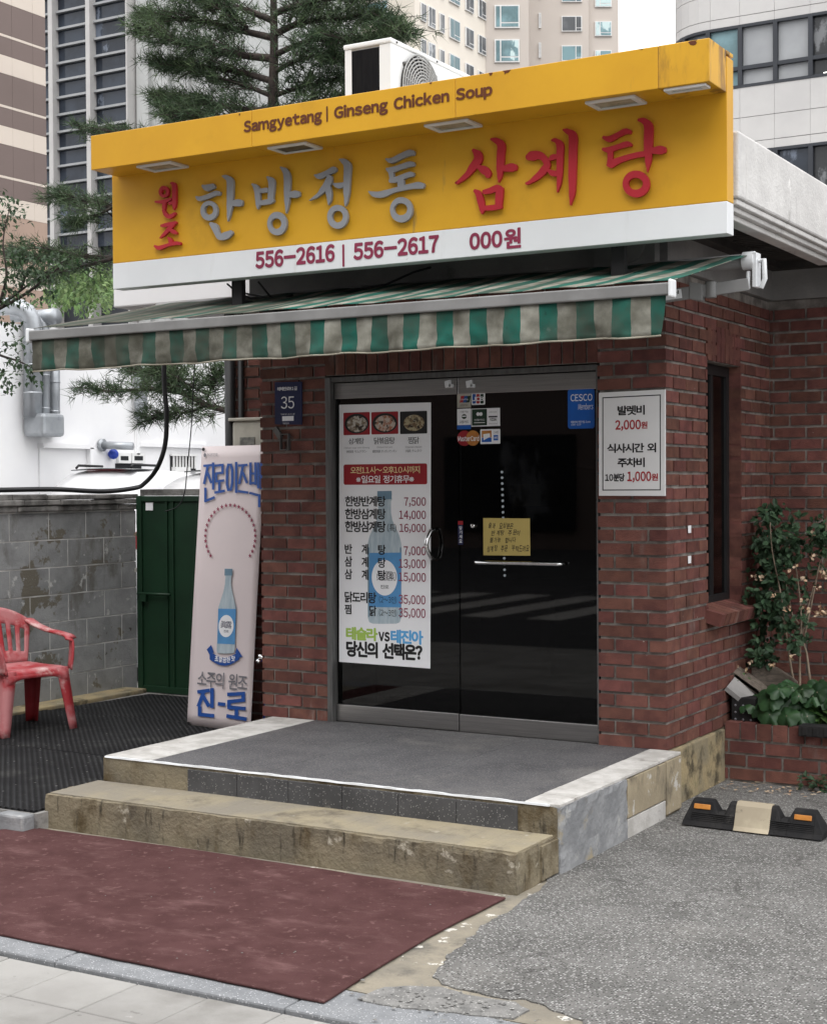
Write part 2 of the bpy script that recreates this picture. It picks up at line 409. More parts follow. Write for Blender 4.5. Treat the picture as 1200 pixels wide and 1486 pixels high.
m_blackplastic = mat('black_rubber', (.016,.016,.017), (.026,.025,.025), 9, rough=.8, spec=.15, bump=.2, bscale=80, stain=[((.14,.13,.12), 7, .62, .85)])
m_steel = mat('brushed_steel', (.46,.45,.44), (.38,.375,.37), 4, stretch=(1,1,40), rough=.34, metal=1.0, stain=[((.22,.21,.20), 3, .6, .85)])
m_steeldark = mat('dull_steel_frame', (.16,.158,.155), (.11,.108,.105), 5, stretch=(10,10,1), rough=.55, metal=.6, stain=[((.30,.29,.28), 9, .68, .75)])
m_chrome = mat('chrome', (.75,.75,.75), None, 3, rough=.12, metal=1.0)
m_doorglass = glass('door_glass', (.22,.225,.225), .6)
m_winglass = glass('window_glass', (.25,.26,.27))
m_paper = mat('white_print', (.88,.885,.90), (.84,.85,.87), 2, rough=.45)
m_board = mat('white_board', (.84,.84,.84), (.80,.80,.80), 2, rough=.4)
m_ink = mat('black_print', (.012,.012,.013), None, 3, rough=.5)
m_redink = mat('red_print', (.42,.02,.03), None, 3, rough=.5)
m_crimson = mat('crimson_print', (.28,.035,.08), None, 3, rough=.5)
m_darkred = mat('dark_red_band', (.33,.012,.02), None, 3, rough=.45)
m_cream = mat('cream_print', (.85,.72,.38), None, 3, rough=.5)
m_grey = mat('grey_print', (.2,.2,.22), None, 3, rough=.5)
m_lime = mat('lime_print', (.42,.62,.12), None, 3, rough=.5)
m_sky = mat('sky_blue_print', (.12,.42,.78), None, 3, rough=.5)
m_blue = mat('blue_print', (.02,.09,.36), None, 3, rough=.5)
m_navy = mat('navy_enamel', (.012,.018,.075), (.009,.013,.055), 4, rough=.4)
m_cesco = mat('blue_sticker', (.012,.12,.50), None, 4, rough=.35)
m_labelblue = mat('bottle_label_print', (.10,.31,.60), None, 5, rough=.5)
m_bottle = mat('bottle_print', (.50,.58,.62), (.36,.46,.52), 10, stretch=(4,4,.6), lo=.35, hi=.65, rough=.45)
m_bottleshade = mat('bottle_edge_print', (.16,.27,.36), None, 5, rough=.5)
m_banner = mat('pale_pink_vinyl', (.76,.67,.665), (.72,.635,.635), 1.5, rough=.5)
m_yellow = mat('sign_yellow', (.71,.385,.023), (.635,.33,.021), 1.2, rough=.42, spec=.4, stain=[((.50,.27,.02), 2.2, .55, .85), ((.40,.24,.06), 6, .64, .74, (1.5,1,.22)), ((.20,.10,.03), 26, .74, .77)])
m_yellowedge = mat('sign_yellow_rusty', (.70,.38,.026), (.58,.30,.022), 1.5, rough=.45,
                   stain=[((.26,.13,.03), 4.0, .48, .66, (1.6,1.6,.35)), ((.07,.035,.02), 7.0, .57, .68, (1.6,1.6,.45))])
m_brown = mat('brown_letters', (.13,.035,.012), None, 3, rough=.5)
m_redletter = mat('red_letters', (.46,.022,.035), (.40,.018,.03), 3, rough=.45)
m_greyletter = mat('grey_letters', (.30,.31,.33), (.26,.27,.29), 3, rough=.5)
m_signwhite = mat('sign_white', (.80,.82,.835), (.75,.77,.785), 1.5, rough=.4, stain=[((.60,.60,.58), 3, .58, .8, (1.4,1,.25)), ((.45,.44,.42), 12, .68, .76)])
m_lampglass = mat('lamp_glass', (.42,.41,.36), (.25,.24,.2), 12, rough=.25, stain=[((.06,.055,.04), 14, .62, .70)])
m_lampinside = mat('lamp_inside', (.13,.12,.10), (.06,.055,.05), 20, rough=.5)
m_aluframe = mat('painted_aluminium', (.26,.26,.257), (.20,.20,.197), 3, rough=.4, stain=[((.16,.15,.14), 12, .66, .72, (.5,1,1))])
m_granitekerb = mat('kerb_granite', (.215,.222,.23), (.165,.172,.18), 9, rough=.8, bump=.2, bscale=120, speck=((.16,.165,.17), 160, .7), speckle2=((.55,.55,.56), 190, .82))
m_tilepave = mat('paving_tile', (.29,.283,.268), (.235,.228,.215), 2.2, rough=.85, spec=.2, bump=.2, bscale=150, island=.08,
                 stain=[((.17,.163,.15), 1.7, .48, .75), ((.42,.41,.395), 5, .62, .72), ((.13,.125,.115), 12, .62, .75)])
m_paverjoint = mat('dirty_joint', (.10,.095,.085), None, 8, rough=.95)
m_asphalt = mat('old_asphalt', (.205,.201,.192), (.15,.147,.14), 3.0, rough=.95, spec=.15, bump=1.0, bscale=170,
                speck=((.47,.465,.45), 92, .50), speckle2=((.05,.049,.047), 105, .60), stain=[((.27,.262,.245), 1.3, .52, .8), ((.085,.082,.077), 2.4, .63, .72), ((.10,.096,.09), 7, .64, .70)])
cracked(m_asphalt)
m_road = mat('road_asphalt', (.06,.06,.062), (.05,.05,.052), 2, rough=.9, bump=.4, bscale=150)
m_apron = mat('tan_screed', (.28,.25,.195), (.20,.182,.15), 3.5, rough=.92, spec=.1, bump=.6, bscale=60,
              stain=[((.13,.12,.105), 5, .50, .70), ((.56,.54,.49), 8, .60, .615), ((.09,.085,.078), 16, .62, .72)])
m_crumb = mat('crumbled_grey', (.23,.225,.215), (.15,.148,.142), 14, rough=.95, bump=.8, bscale=80, speck=((.42,.41,.39), 110, .8))
m_carpet = mat('maroon_carpet', (.116,.056,.055), (.090,.042,.041), 5, rough=.95, spec=.08, bump=.8, bscale=420,
               stain=[((.24,.135,.13), 3.0, .50, .85, (1,2.2,1)), ((.215,.12,.115), 28, .56, .72)])
m_rubber = mat('rubber_matting', (.028,.028,.03), (.042,.042,.044), 3, rough=.85, spec=.12, stain=[((.10,.098,.094), 2.5, .50, .8)], speck=((.3,.29,.28), 60, .965))
m_block = mat('painted_block', (.33,.335,.335), (.245,.25,.25), 5, rough=.9, spec=.1, bump=.4, bscale=70, island=.10,
              stain=[((.17,.155,.125), 2.6, .57, .60), ((.17,.163,.15), 4.0, .53, .70, (1,1,.45)), ((.52,.52,.51), 7, .60, .66), ((.08,.075,.065), 5, .66, .70)])
m_blockjoint = mat('block_joint', (.78,.77,.75), (.40,.39,.37), 3, rough=.95)
m_cap = mat('wall_cap', (.30,.29,.275), (.12,.115,.11), 6, rough=.95, bump=.5, bscale=60, stain=[((.05,.05,.045), 4, .5, .7), ((.42,.41,.39), 9, .64, .7)])
m_green = mat('green_gate_paint', (.008,.037,.016), (.006,.027,.012), 3, rough=.5, stain=[((.10,.05,.025), 7, .70, .76), ((.05,.10,.06), 4, .62, .8)])
m_rust = mat('rusty_white_pipe', (.42,.41,.39), (.20,.15,.11), 9, rough=.8, stretch=(1,1,.4))
m_cable = mat('black_cable', (.012,.012,.013), None, 4, rough=.6)
m_galv = mat('galvanised_duct', (.40,.42,.44), (.32,.34,.36), 4, rough=.4, metal=.5, stain=[((.24,.25,.27), 8, .6, .75)])
m_bldwhite = mat('white_stucco', (.80,.80,.80), (.76,.76,.77), 1.2, rough=.85, stain=[((.60,.59,.58), 1.5, .64, .85, (1,1,.3))])
m_chair = mat('faded_red_plastic', (.35,.03,.037), (.44,.17,.175), 4.2, lo=.38, hi=.58, rough=.45, spec=.4, bump=.1, bscale=90, stain=[((.55,.37,.35), 6.5, .52, .68)])
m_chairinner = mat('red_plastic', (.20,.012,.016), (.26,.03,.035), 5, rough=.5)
m_soil = mat('dry_soil', (.10,.075,.05), (.05,.04,.028), 14, rough=1, bump=1, bscale=50)
m_leaf = mat('rose_leaf', (.06,.115,.058), (.033,.068,.034), 14, rough=.55, spec=.35, island=.45)
m_bigleaf = mat('butterbur_leaf', (.04,.095,.036), (.022,.06,.024), 16, rough=.42, spec=.45, island=.35, stain=[((.20,.21,.06), 8, .68, .8)])
m_weed = mat('weed_leaf', (.09,.19,.05), (.06,.13,.035), 14, rough=.6, island=.4)
m_petal = mat('withered_petal', (.62,.50,.36), (.42,.26,.15), 30, rough=.8, island=.25)
m_stem = mat('pale_stem', (.30,.24,.18), (.18,.14,.10), 20, rough=.8)
m_wood = mat('weathered_board', (.17,.14,.115), (.09,.075,.06), 9, stretch=(1,8,8), rough=.9)
m_needle = mat('pine_needle', (.085,.125,.06), (.045,.075,.04), 3, rough=.55, spec=.3, island=.5)
m_bark = mat('pine_bark', (.055,.042,.035), (.028,.022,.02), 16, rough=.95, bump=1, bscale=40)
m_maple = mat('maple_leaf', (.04,.075,.03), (.025,.05,.022), 5, rough=.6, island=.5)
m_bush = mat('light_green_leaf', (.12,.185,.065), (.075,.13,.042), 3, rough=.6, island=.5)
m_acwhite = mat('ac_white', (.78,.79,.78), (.73,.74,.73), 2, rough=.4)
m_acgrille = mat('ac_grille_grey', (.34,.34,.33), None, 6, rough=.5)
m_coil = mat('ac_coil', (.012,.012,.0125), (.008,.008,.009), 60, spec=.08, rough=.9, stretch=(1,1,.1))
m_stripeW = mat('off_white_band', (.36,.335,.27), (.22,.20,.155), 5, rough=.8)
m_orange = mat('orange_reflector', (.55,.23,.05), (.44,.17,.035), 20, rough=.3)
m_wheelband = mat('faded_cream_band', (.46,.40,.29), (.34,.29,.21), 6, rough=.7, stain=[((.18,.15,.11), 8, .62, .72)])
m_note = mat('yellow_note_paper', (.55,.43,.14), (.50,.39,.125), 3, rough=.7)
m_meter = mat('milky_plastic', (.52,.50,.43), (.42,.40,.34), 5, rough=.35)
m_meterdark = mat('meter_face', (.25,.25,.22), (.12,.12,.11), 25, rough=.5)
m_brownA = mat('brown_panel', (.20,.15,.135), (.18,.135,.12), .2, rough=.6)
m_creamA = mat('cream_panel', (.74,.65,.56), (.70,.61,.53), .2, rough=.6)
m_peach = mat('peach_panel', (.46,.33,.26), None, .2, rough=.6)
m_apart = mat('cream_apartment_render', (.80,.735,.64), (.76,.70,.61), .15, rough=.85)
m_apart2 = mat('grey_beige_apartment_render', (.56,.505,.455), (.53,.48,.435), .15, rough=.85)
m_granA = mat('grey_stone_cladding', (.52,.51,.495), (.47,.46,.45), .5, rough=.75, stain=[((.36,.35,.34), .4, .6, .8)])
m_concA = mat('fluted_concrete', (.50,.51,.50), (.43,.44,.43), .3, rough=.8, stain=[((.30,.31,.30), .5, .58, .8, (1,1,.1))])
m_mullion = mat('grey_mullion', (.36,.37,.375), None, .5, rough=.5)
m_mulldark = mat('dark_mullion', (.03,.034,.042), None, .5, rough=.5)
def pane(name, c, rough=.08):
    return mat(name, c, tuple(v*.6 for v in c), .35, lo=.4, hi=.6, rough=rough, spec=.3, stain=[(tuple(min(.7, v*2.6+.04) for v in c), .3, .60, .63, (1,1,.5))])  # lighter patches painted into the colour stand in for broken reflections
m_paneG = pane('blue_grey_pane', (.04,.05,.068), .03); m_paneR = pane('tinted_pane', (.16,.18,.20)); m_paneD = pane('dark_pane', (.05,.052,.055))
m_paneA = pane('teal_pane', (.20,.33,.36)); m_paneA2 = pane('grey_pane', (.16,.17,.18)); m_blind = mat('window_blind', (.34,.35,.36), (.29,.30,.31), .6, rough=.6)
m_lighttube = glow('tube_light', (1,1,.95), 2.2)
m_led = glow('led_dot', (.9,.95,1), 3.0)
m_carwhite = mat('white_car_paint', (.72,.72,.73), None, 2, rough=.25, spec=.6)
m_carglass = mat('car_glass', (.03,.032,.035), None, 2, rough=.08, spec=.8)
m_carred = mat('car_red', (.45,.05,.07), None, 2, rough=.3)
m_tyre = mat('tyre', (.02,.02,.02), None, 4, rough=.8)
m_plasticblue = mat('blue_plastic', (.02,.06,.42), None, 4, rough=.4)
m_food = []
for nm, a, b in (('soup_photo', (.55,.52,.46), (.20,.15,.10)), ('stew_photo', (.40,.16,.09), (.55,.47,.40)), ('steamed_chicken_photo', (.16,.10,.05), (.42,.36,.22))):
    m_food.append(mat(nm, a, b, 34, lo=.42, hi=.55, rough=.5, stain=[((.04,.025,.015), 28, .54, .60), ((.62,.58,.48), 40, .6, .64)]))

def striped(name):
    """awning canvas: green and off-white stripes running down the slope, faded and dirty"""
    M = mat(name, (.022,.155,.118), (.045,.105,.082), 5, lo=.38, hi=.68, rough=.8, spec=.15, stain=[((.20,.27,.23), 9, .62, .74, (1,1,1)), ((.02,.065,.05), 13, .6, .75)])
    t = M.node_tree; N = t.nodes; L = t.links; b = N['Principled BSDF']
    old = b.inputs['Base Color'].links[0].from_socket
    tc = N.new('ShaderNodeTexCoord'); sp = N.new('ShaderNodeSeparateXYZ'); L.new(tc.outputs['Object'], sp.inputs[0])
    nz = N.new('ShaderNodeTexNoise'); nz.inputs['Scale'].default_value = 6; L.new(tc.outputs['Object'], nz.inputs['Vector'])
    ad = N.new('ShaderNodeMath'); ad.operation = 'MULTIPLY_ADD'; L.new(nz.outputs['Fac'], ad.inputs[0]); ad.inputs[1].default_value = .020; L.new(sp.outputs['X'], ad.inputs[2])
    dv = N.new('ShaderNodeMath'); dv.operation = 'DIVIDE'; L.new(ad.outputs[0], dv.inputs[0]); dv.inputs[1].default_value = STRIPE*2
    fr = N.new('ShaderNodeMath'); fr.operation = 'FRACT'; L.new(dv.outputs[0], fr.inputs[0])
    gt = N.new('ShaderNodeMath'); gt.operation = 'GREATER_THAN'; L.new(fr.outputs[0], gt.inputs[0]); gt.inputs[1].default_value = .5
    mx = N.new('ShaderNodeMix'); mx.data_type = 'RGBA'; L.new(gt.outputs[0], mx.inputs[0]); L.new(old, mx.inputs[6])
    n2 = N.new('ShaderNodeTexNoise'); n2.inputs['Scale'].default_value = 9; n2.inputs['Detail'].default_value = 8; L.new(tc.outputs['Object'], n2.inputs['Vector'])
    r2 = N.new('ShaderNodeValToRGB'); r2.color_ramp.elements[0].position = .35; r2.color_ramp.elements[1].position = .7
    r2.color_ramp.elements[0].color = (.42,.415,.36,1); r2.color_ramp.elements[1].color = (.17,.165,.13,1)
    L.new(n2.outputs['Fac'], r2.inputs[0]); L.new(r2.outputs[0], mx.inputs[7])
    # mottled grime; a ramp along X darkens the cloth towards the left end
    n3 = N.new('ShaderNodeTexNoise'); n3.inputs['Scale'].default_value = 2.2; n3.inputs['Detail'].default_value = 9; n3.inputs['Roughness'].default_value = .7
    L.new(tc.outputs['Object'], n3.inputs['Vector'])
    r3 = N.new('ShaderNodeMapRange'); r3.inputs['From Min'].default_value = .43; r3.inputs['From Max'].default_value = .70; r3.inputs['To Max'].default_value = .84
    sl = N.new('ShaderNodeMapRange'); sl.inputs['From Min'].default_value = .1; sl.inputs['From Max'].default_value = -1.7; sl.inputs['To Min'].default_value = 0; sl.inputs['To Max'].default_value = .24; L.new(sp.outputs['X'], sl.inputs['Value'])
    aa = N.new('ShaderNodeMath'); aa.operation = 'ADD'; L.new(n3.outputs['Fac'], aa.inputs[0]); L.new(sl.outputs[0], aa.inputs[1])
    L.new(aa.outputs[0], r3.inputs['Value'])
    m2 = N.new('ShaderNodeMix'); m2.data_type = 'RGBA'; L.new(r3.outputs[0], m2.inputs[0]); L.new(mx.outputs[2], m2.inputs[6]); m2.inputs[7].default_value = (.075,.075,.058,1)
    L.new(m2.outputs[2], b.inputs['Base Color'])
    # thin cloth lets a little light through
    tl = N.new('ShaderNodeBsdfTranslucent'); L.new(m2.outputs[2], tl.inputs[0])
    ms = N.new('ShaderNodeMixShader'); ms.inputs[0].default_value = .22
    L.new(b.outputs[0], ms.inputs[1]); L.new(tl.outputs[0], ms.inputs[2]); L.new(ms.outputs[0], N['Material Output'].inputs[0])
    return M
STRIPE = .0895
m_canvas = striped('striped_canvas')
def leafy(M, w=.3):
    t = M.node_tree; N = t.nodes; L = t.links; b = N['Principled BSDF']; col = b.inputs['Base Color'].links[0].from_socket
    tl = N.new('ShaderNodeBsdfTranslucent'); L.new(col, tl.inputs[0]); ms = N.new('ShaderNodeMixShader'); ms.inputs[0].default_value = w
    L.new(b.outputs[0], ms.inputs[1]); L.new(tl.outputs[0], ms.inputs[2]); L.new(ms.outputs[0], N['Material Output'].inputs[0])
for q in (m_leaf, m_bigleaf, m_weed, m_maple, m_bush, m_needle): leafy(q)
def studs(M, sc=42):
    t = M.node_tree; N = t.nodes; L = t.links; b = N['Principled BSDF']
    tc = N.new('ShaderNodeTexCoord'); sp = N.new('ShaderNodeSeparateXYZ'); L.new(tc.outputs['Object'], sp.inputs[0])
    outs = []
    for ax in 'XY':
        a = N.new('ShaderNodeMath'); a.operation = 'MULTIPLY'; L.new(sp.outputs[ax], a.inputs[0]); a.inputs[1].default_value = math.pi*sc
        s = N.new('ShaderNodeMath'); s.operation = 'SINE'; L.new(a.outputs[0], s.inputs[0]); outs.append(s.outputs[0])
    mu = N.new('ShaderNodeMath'); mu.operation = 'MULTIPLY'; L.new(outs[0], mu.inputs[0]); L.new(outs[1], mu.inputs[1])
    bp = N.new('ShaderNodeBump'); bp.inputs['Strength'].default_value = 1; bp.inputs['Distance'].default_value = .012
    L.new(mu.outputs[0], bp.inputs['Height']); L.new(bp.outputs[0], b.inputs['Normal'])
    old = b.inputs['Base Color'].links[0].from_socket
    mr = N.new('ShaderNodeMapRange'); mr.inputs['From Min'].default_value = -.5; mr.inputs['From Max'].default_value = .2; L.new(mu.outputs[0], mr.inputs['Value'])
    mx = N.new('ShaderNodeMix'); mx.data_type = 'RGBA'; L.new(mr.outputs[0], mx.inputs[0]); mx.inputs[6].default_value = (.008,.008,.008,1); L.new(old, mx.inputs[7])
    L.new(mx.outputs[2], b.inputs['Base Color'])
studs(m_rubber, 46)

# ------------------------------------------------------------------ the ground
def noisy_edge(pts, step=.06, amp=.03, seed=0):
    out = []
    for i in range(len(pts)-1):
        a, b = Vector(pts[i]), Vector(pts[i+1]); n = max(1, int((b-a).length/step))
        for k in range(n):
            p = a.lerp(b, k/n); q = noise.noise(Vector((p.x*7+seed, p.y*7, 0))); q2 = noise.noise(Vector((p.x*23+seed, p.y*23, 3)))
            d = (b-a).normalized(); out.append(p + Vector((-d.y, d.x, 0))*(q*amp+q2*amp*.6))
    out.append(Vector(pts[-1])); return out
g = G(); g.box(-400, -400, -2, 400, 400, -.10); structure('ground', g, m_road)
g = G(); edge = noisy_edge([at(px, py, Z=0) for px, py in ((812,1264),(792,1284),(755,1312),(702,1346),(655,1384),(634,1408),(640,1430),(700,1446),(765,1452),(800,1464),(850,1487),(885,1502))], .025, .022)
for p in edge: p.z = -.05
for p in edge: p.x += .018*noise.noise(Vector((p.x*31, p.y*31, 2))); p.y += .018*noise.noise(Vector((p.x*31, p.y*31, 8)))
g.prism(edge + [Vector((9,-3.19,-.05)), Vector((9,1.8,-.05)), Vector((.02,1.8,-.05)), Vector((.02,-.1,-.05))], (0,0,.055))
structure('parking_ground', g, m_asphalt)
g = G(); g.box(-9, -3.2, -.09, 9, -1.4, 0); structure('screed_apron', g, m_apron)
g = G()
x = -9.0
while x < 9:
    g.box(x, -3.455, -.095, x+.995, -3.205, .002+random.uniform(-.002, .002)); x += 1.0
o = structure('kerb', g, m_granitekerb); b = o.modifiers.new('bevel', 'BEVEL'); b.width = .008; b.segments = 2
g = G()
for j in range(11):
    for i in range(-30, 26):
        ux = i*.302 + (.0 if j % 2 else .0); y1 = -3.468-j*.302
        dz = random.uniform(-.0022, .0022)
        g.box(ux+.002, y1-.299, -.085, ux+.300, y1, -.014+dz)
o = structure('pavement', g, m_tilepave); b = o.modifiers.new('bevel', 'BEVEL'); b.width = .003; b.segments = 1
g = G(); g.box(-9.1, -6.85, -.098, 9.1, -3.457, -.03); structure('pavement_bed', g, m_paverjoint)
g = G()
for k in range(9): g.box(-14+k*1.0, -14.5, -.094, -13.5+k*1.0, -10.5, -.090)
g.box(-60, -9.4, -.094, -15, -9.25, -.090); g.box(-4, -9.4, -.094, 30, -9.25, -.090)
structure('road_marking', g, m_whiteconc)
# raised strip on the left under the rubber mats
g = G(); g.box(-9, -1.96, -.05, -2.53, 7, .085); structure('concrete_strip', g, m_cap)
g = G(); x = -2.545
while x > -8.8:
    w = random.uniform(.16, .24); g.box(x-w+.008, -2.04+random.uniform(-.012, .012), -.02, x, -1.955, .075+random.uniform(-.012, .012)); x -= w
o = structure('stone_edging', g, m_patch); b = o.modifiers.new('bevel', 'BEVEL'); b.width = .012; b.segments = 2
g = G(); g.box(-30, 7.02, -.1, -2.6, 40, .2); g.box(-14, 1.7, -.1, -5.45, 7.01, .2); structure('car_park', g, m_road)
# mats
def rubber_mat(pts, label, z=.0855, t=.012):
    g = G(); g.prism([(x, y, z) for x, y in pts], (0,0,t))
    return single('rubber_mat', g, m_rubber, label, 'rubber mat', (pts[0][0], pts[0][1], z), 'black rubber mats on the side yard')
rubber_mat([(-8.5,-1.9),(-2.56,-1.95),(-2.56,-.62),(-8.5,-.62)], 'black studded rubber mat nearest the pavement, beside the concrete steps')
rubber_mat([(-8.5,-.60),(-2.56,-.60),(-2.6,.62),(-8.5,.62)], 'black studded rubber mat in the middle, under the red plastic chair')
rubber_mat([(-4.9,.64),(-2.62,.64),(-2.66,1.62),(-4.82,1.62)], 'black studded rubber mat farthest back, in front of the green gate', t=.010)
# carpet
g = G()
cp = [at(px, py, Z=.004) for px, py in ((0,1206),(50,1203),(300,1238),(733,1305),(640,1352),(592,1380),(520,1425),(470,1457),(300,1420),(0,1358))] + [Vector((-3.9,-3.30,.004)), Vector((-3.9,-2.12,.004))]
ca = noisy_edge(cp+[cp[0]], .08, .006, 5)[:-1]
for p in ca: p.z = .004
g.prism(ca, (0,0,.009))
single('carpet', g, m_carpet, 'worn maroon outdoor carpet laid flat in front of the concrete step', 'carpet', (-1.5,-2.6,.004), bevel=.003)
# crumbled concrete by the kerb, loose chips
g = G(); cr = noisy_edge([at(px, py, Z=.0) for px, py in ((520,1452),(560,1436),(600,1432),(640,1434),(690,1448),(750,1456),(770,1468),(745,1480),(690,1476),(640,1470),(590,1466),(520,1452))], .03, .02, 9)
for p in cr: p.z = -.01
g.prism(cr[:-1], (0,0,.016)); structure('crumbled_concrete', g, m_crumb)
def pebble(g, p, r):
    rr = random.random; vs = []
    for k, (a, z) in enumerate([(0,-.4)]+[(q*72, .1) for q in range(5)]+[(0,.9)]):
        if k in (0, 6): vs.append(Vector((0,0,z*r*.6)))
        else: vs.append(Vector((math.cos(R(a))*r*(.7+.5*rr()), math.sin(R(a))*r*(.7+.5*rr()), z*r)))
    g.add([p+v for v in vs], [(0,2,1),(0,3,2),(0,4,3),(0,5,4),(0,1,5)]+[(6,1,2),(6,2,3),(6,3,4),(6,4,5),(6,5,1)])
g = G()
for k in range(150):
    px, py = random.gauss(650, 55), random.gauss(1452, 13)
    pebble(g, at(px, min(py, 1480), Z=.009), random.choice((.002,.003,.003,.004,.006,.009)))
for k in range(140):
    p = at(random.uniform(640, 1200), random.uniform(1200, 1486), Z=.012); pebble(g, p, random.uniform(.003, .007))
for k in range(30):
    p = at(random.uniform(60, 640), random.uniform(1230, 1400), Z=.014); pebble(g, p, random.uniform(.002, .005))
single('loose_grit', g, m_crumb, 'pale grit and chips of broken concrete scattered on the ground', 'grit', (0,-3,0), kind='stuff')

# ------------------------------------------------------------------ the restaurant
rest = thing('restaurant_building', 'low red brick restaurant building with dark glass doors and a weathered white roof parapet', 'building', (-1.3, 2.2, 0))
ZB = .305
side_hole = [(.635, 1.214, .985, 2.37)]
g = G()
bricks(g, (0,0,0), (1,0,0), (0,-1,0), -2.58, 0, ZB, 34, holes=[(-2.11,-.385,0,2.54)], depth=.098, shift=.0155, ends=lambda k: (-2.58, -.001 if k % 2 == 0 else -.112))
bricks(g, (0,0,0), (0,1,0), (1,0,0), 0, 1.77, ZB, 34, holes=side_hole, depth=.098, shift=-.098, ends=lambda k: (.112 if k % 2 == 0 else .002, 1.77))
soldiers(g, (0,0,0), (1,0,0), (0,-1,0), -2.108, -.387, 2.338, 2.528, depth=.098)
bricks(g, (0,1.78,0), (1,0,0), (0,-1,0), .0, 3.0, -.06, 39, depth=.05, shift=.03)
bricks(g, (0,.78,0), (1,0,0), (0,-1,0), -3.43, -2.59, ZB-.2, 37, depth=.05, shift=.06, ends=lambda k: (-3.43+(.0 if k % 2 else .035), -2.59))
soldiers(g, (0,0,0), (0,1,0), (1,0,0), .64, 1.214, 2.375, 2.57, depth=.07)
part('brickwork', g, m_brick, rest)
g = G()
g.box(-2.572, .012, .2, -2.118, .55, 2.81); g.box(-.377, .012, .2, -.14, .30, 2.81); g.box(-2.115, .012, 2.335, -.380, .2, 2.805)
g.box(-.15, .014, .2, -.012, .64, 2.808); g.box(-.15, 1.228, .2, -.012, 1.80, 2.808); g.box(-.15, .642, .2, -.012, 1.227, .985); g.box(-.15, .642, 2.372, -.012, 1.227, 2.808)
g.box(-.02, 1.792, -.1, 4.0, 2.0, 2.81); g.box(-3.42, .792, 0, -2.56, 1.0, 2.93); g.box(-2.57, .56, 0, -2.45, .79, 2.8)
part('mortar', g, m_mortar, rest, recalc=False)
# window jamb bricks and sill in the side wall
win = G(); win.box(-.105, .645, .995, -.07, .70, 2.365); win.box(-.105, 1.16, .995, -.07, 1.208, 2.365); win.box(-.105, .70, .995, -.07, 1.16, 1.05); win.box(-.105, .70, 2.31, -.07, 1.16, 2.365)
win.box(-.10, .90, 1.05, -.075, .94, 2.31)
wo_ = part('window_frame', win, m_black, rest)
g = G(); g.box(-.092, .701, 1.051, -.086, 1.159, 2.309); part('glass', g, m_winglass, wo_)
g = G()
for k in range(8):
    y = .60+k*.0775; c = Vector((.0, y+.034, .955)); g.obox(c, Vector((.085, 0, -.022)), Vector((0,.033,0)), Vector((.011,0,.034)))
part('window_sill', g, m_brick, rest)
g = G(); bricks(g, (0,1.214,0), (-1,0,0), (0,-1,0), .004, .085, .985-.02+.013, 19, bl=.3, depth=.02); part('window_jamb', g, m_brick, rest)
g = G(); g.box(-.10, -.012, -.05, .018, 1.0, ZB-.006); part('plinth', g, m_plinth, rest, bevel=.01)
# beam, soffit, roof
g = G(); g.box(-2.63, -.03, 2.812, .022, .9, 3.03); g.box(.0225, 1.755, 2.812, 5.0, 2.05, 3.03); g.box(-.2, .9, 2.812, .022, 1.9, 3.03)
part('ring_beam', g, m_beam, rest)
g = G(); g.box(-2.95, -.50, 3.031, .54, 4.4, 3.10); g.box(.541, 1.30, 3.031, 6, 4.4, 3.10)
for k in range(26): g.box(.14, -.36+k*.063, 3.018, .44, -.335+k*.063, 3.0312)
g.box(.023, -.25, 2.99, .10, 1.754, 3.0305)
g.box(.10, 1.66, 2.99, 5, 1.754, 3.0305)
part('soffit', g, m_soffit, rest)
roof = G()
roof.box(-2.98, -.52, 3.03, .56, -.40, 3.345); roof.box(.44, -.40, 3.03, .56, 1.28, 3.345); roof.box(.44, 1.28, 3.03, 6, 1.40, 3.345)
roof.box(-2.98, -.40, 3.03, -2.86, 4.4, 3.345); roof.box(-2.86, 4.28, 3.03, 6, 4.4, 3.345); roof.box(-2.86, -.40, 3.10, .44, 1.40, 3.14); roof.box(-2.86, 1.40, 3.10, 6, 4.28, 3.14)
ro = part('roof', roof, m_parapet, rest, bevel=.012)
g = G(); g.box(-4.27, .62, 2.93, -2.99, 4.4, 3.345); part('side_roof', g, m_bldwhite, rest, bevel=.012)
g = G()
for (z0, z1, ins) in ((3.000,3.028,.012),(2.974,3.000,.034),(2.945,2.974,.060)):
    g.box(-2.96, -.52+ins, z0, .56-ins, -.38, z1); g.box(.42, -.38, z0, .56-ins, 1.28+ins, z1); g.box(.56-ins, 1.28+ins, z0, 6, 1.42, z1)
part('moulding', g, m_parapet, ro, bevel=.006)
# electrical box and round cover on the beam under the sign
g = G(); g.box(-.36, -.10, 2.80, -.02, -.031, 3.02); g.lathe([(.10,0),(.10,.012),(.085,.016),(.02,.016),(.018,.022)], (-.17,-.10,2.93), 28, (0,-1,0))
part('junction_box', g, m_beam, rest, bevel=.004)
g = G(); g.tube([(-3.36,.735,.15),(-3.36,.735,2.92)], .035, 12); g.tube([(-3.28,.75,.15),(-3.28,.75,2.92)], .02, 10)
part('downpipe', g, m_black, rest)
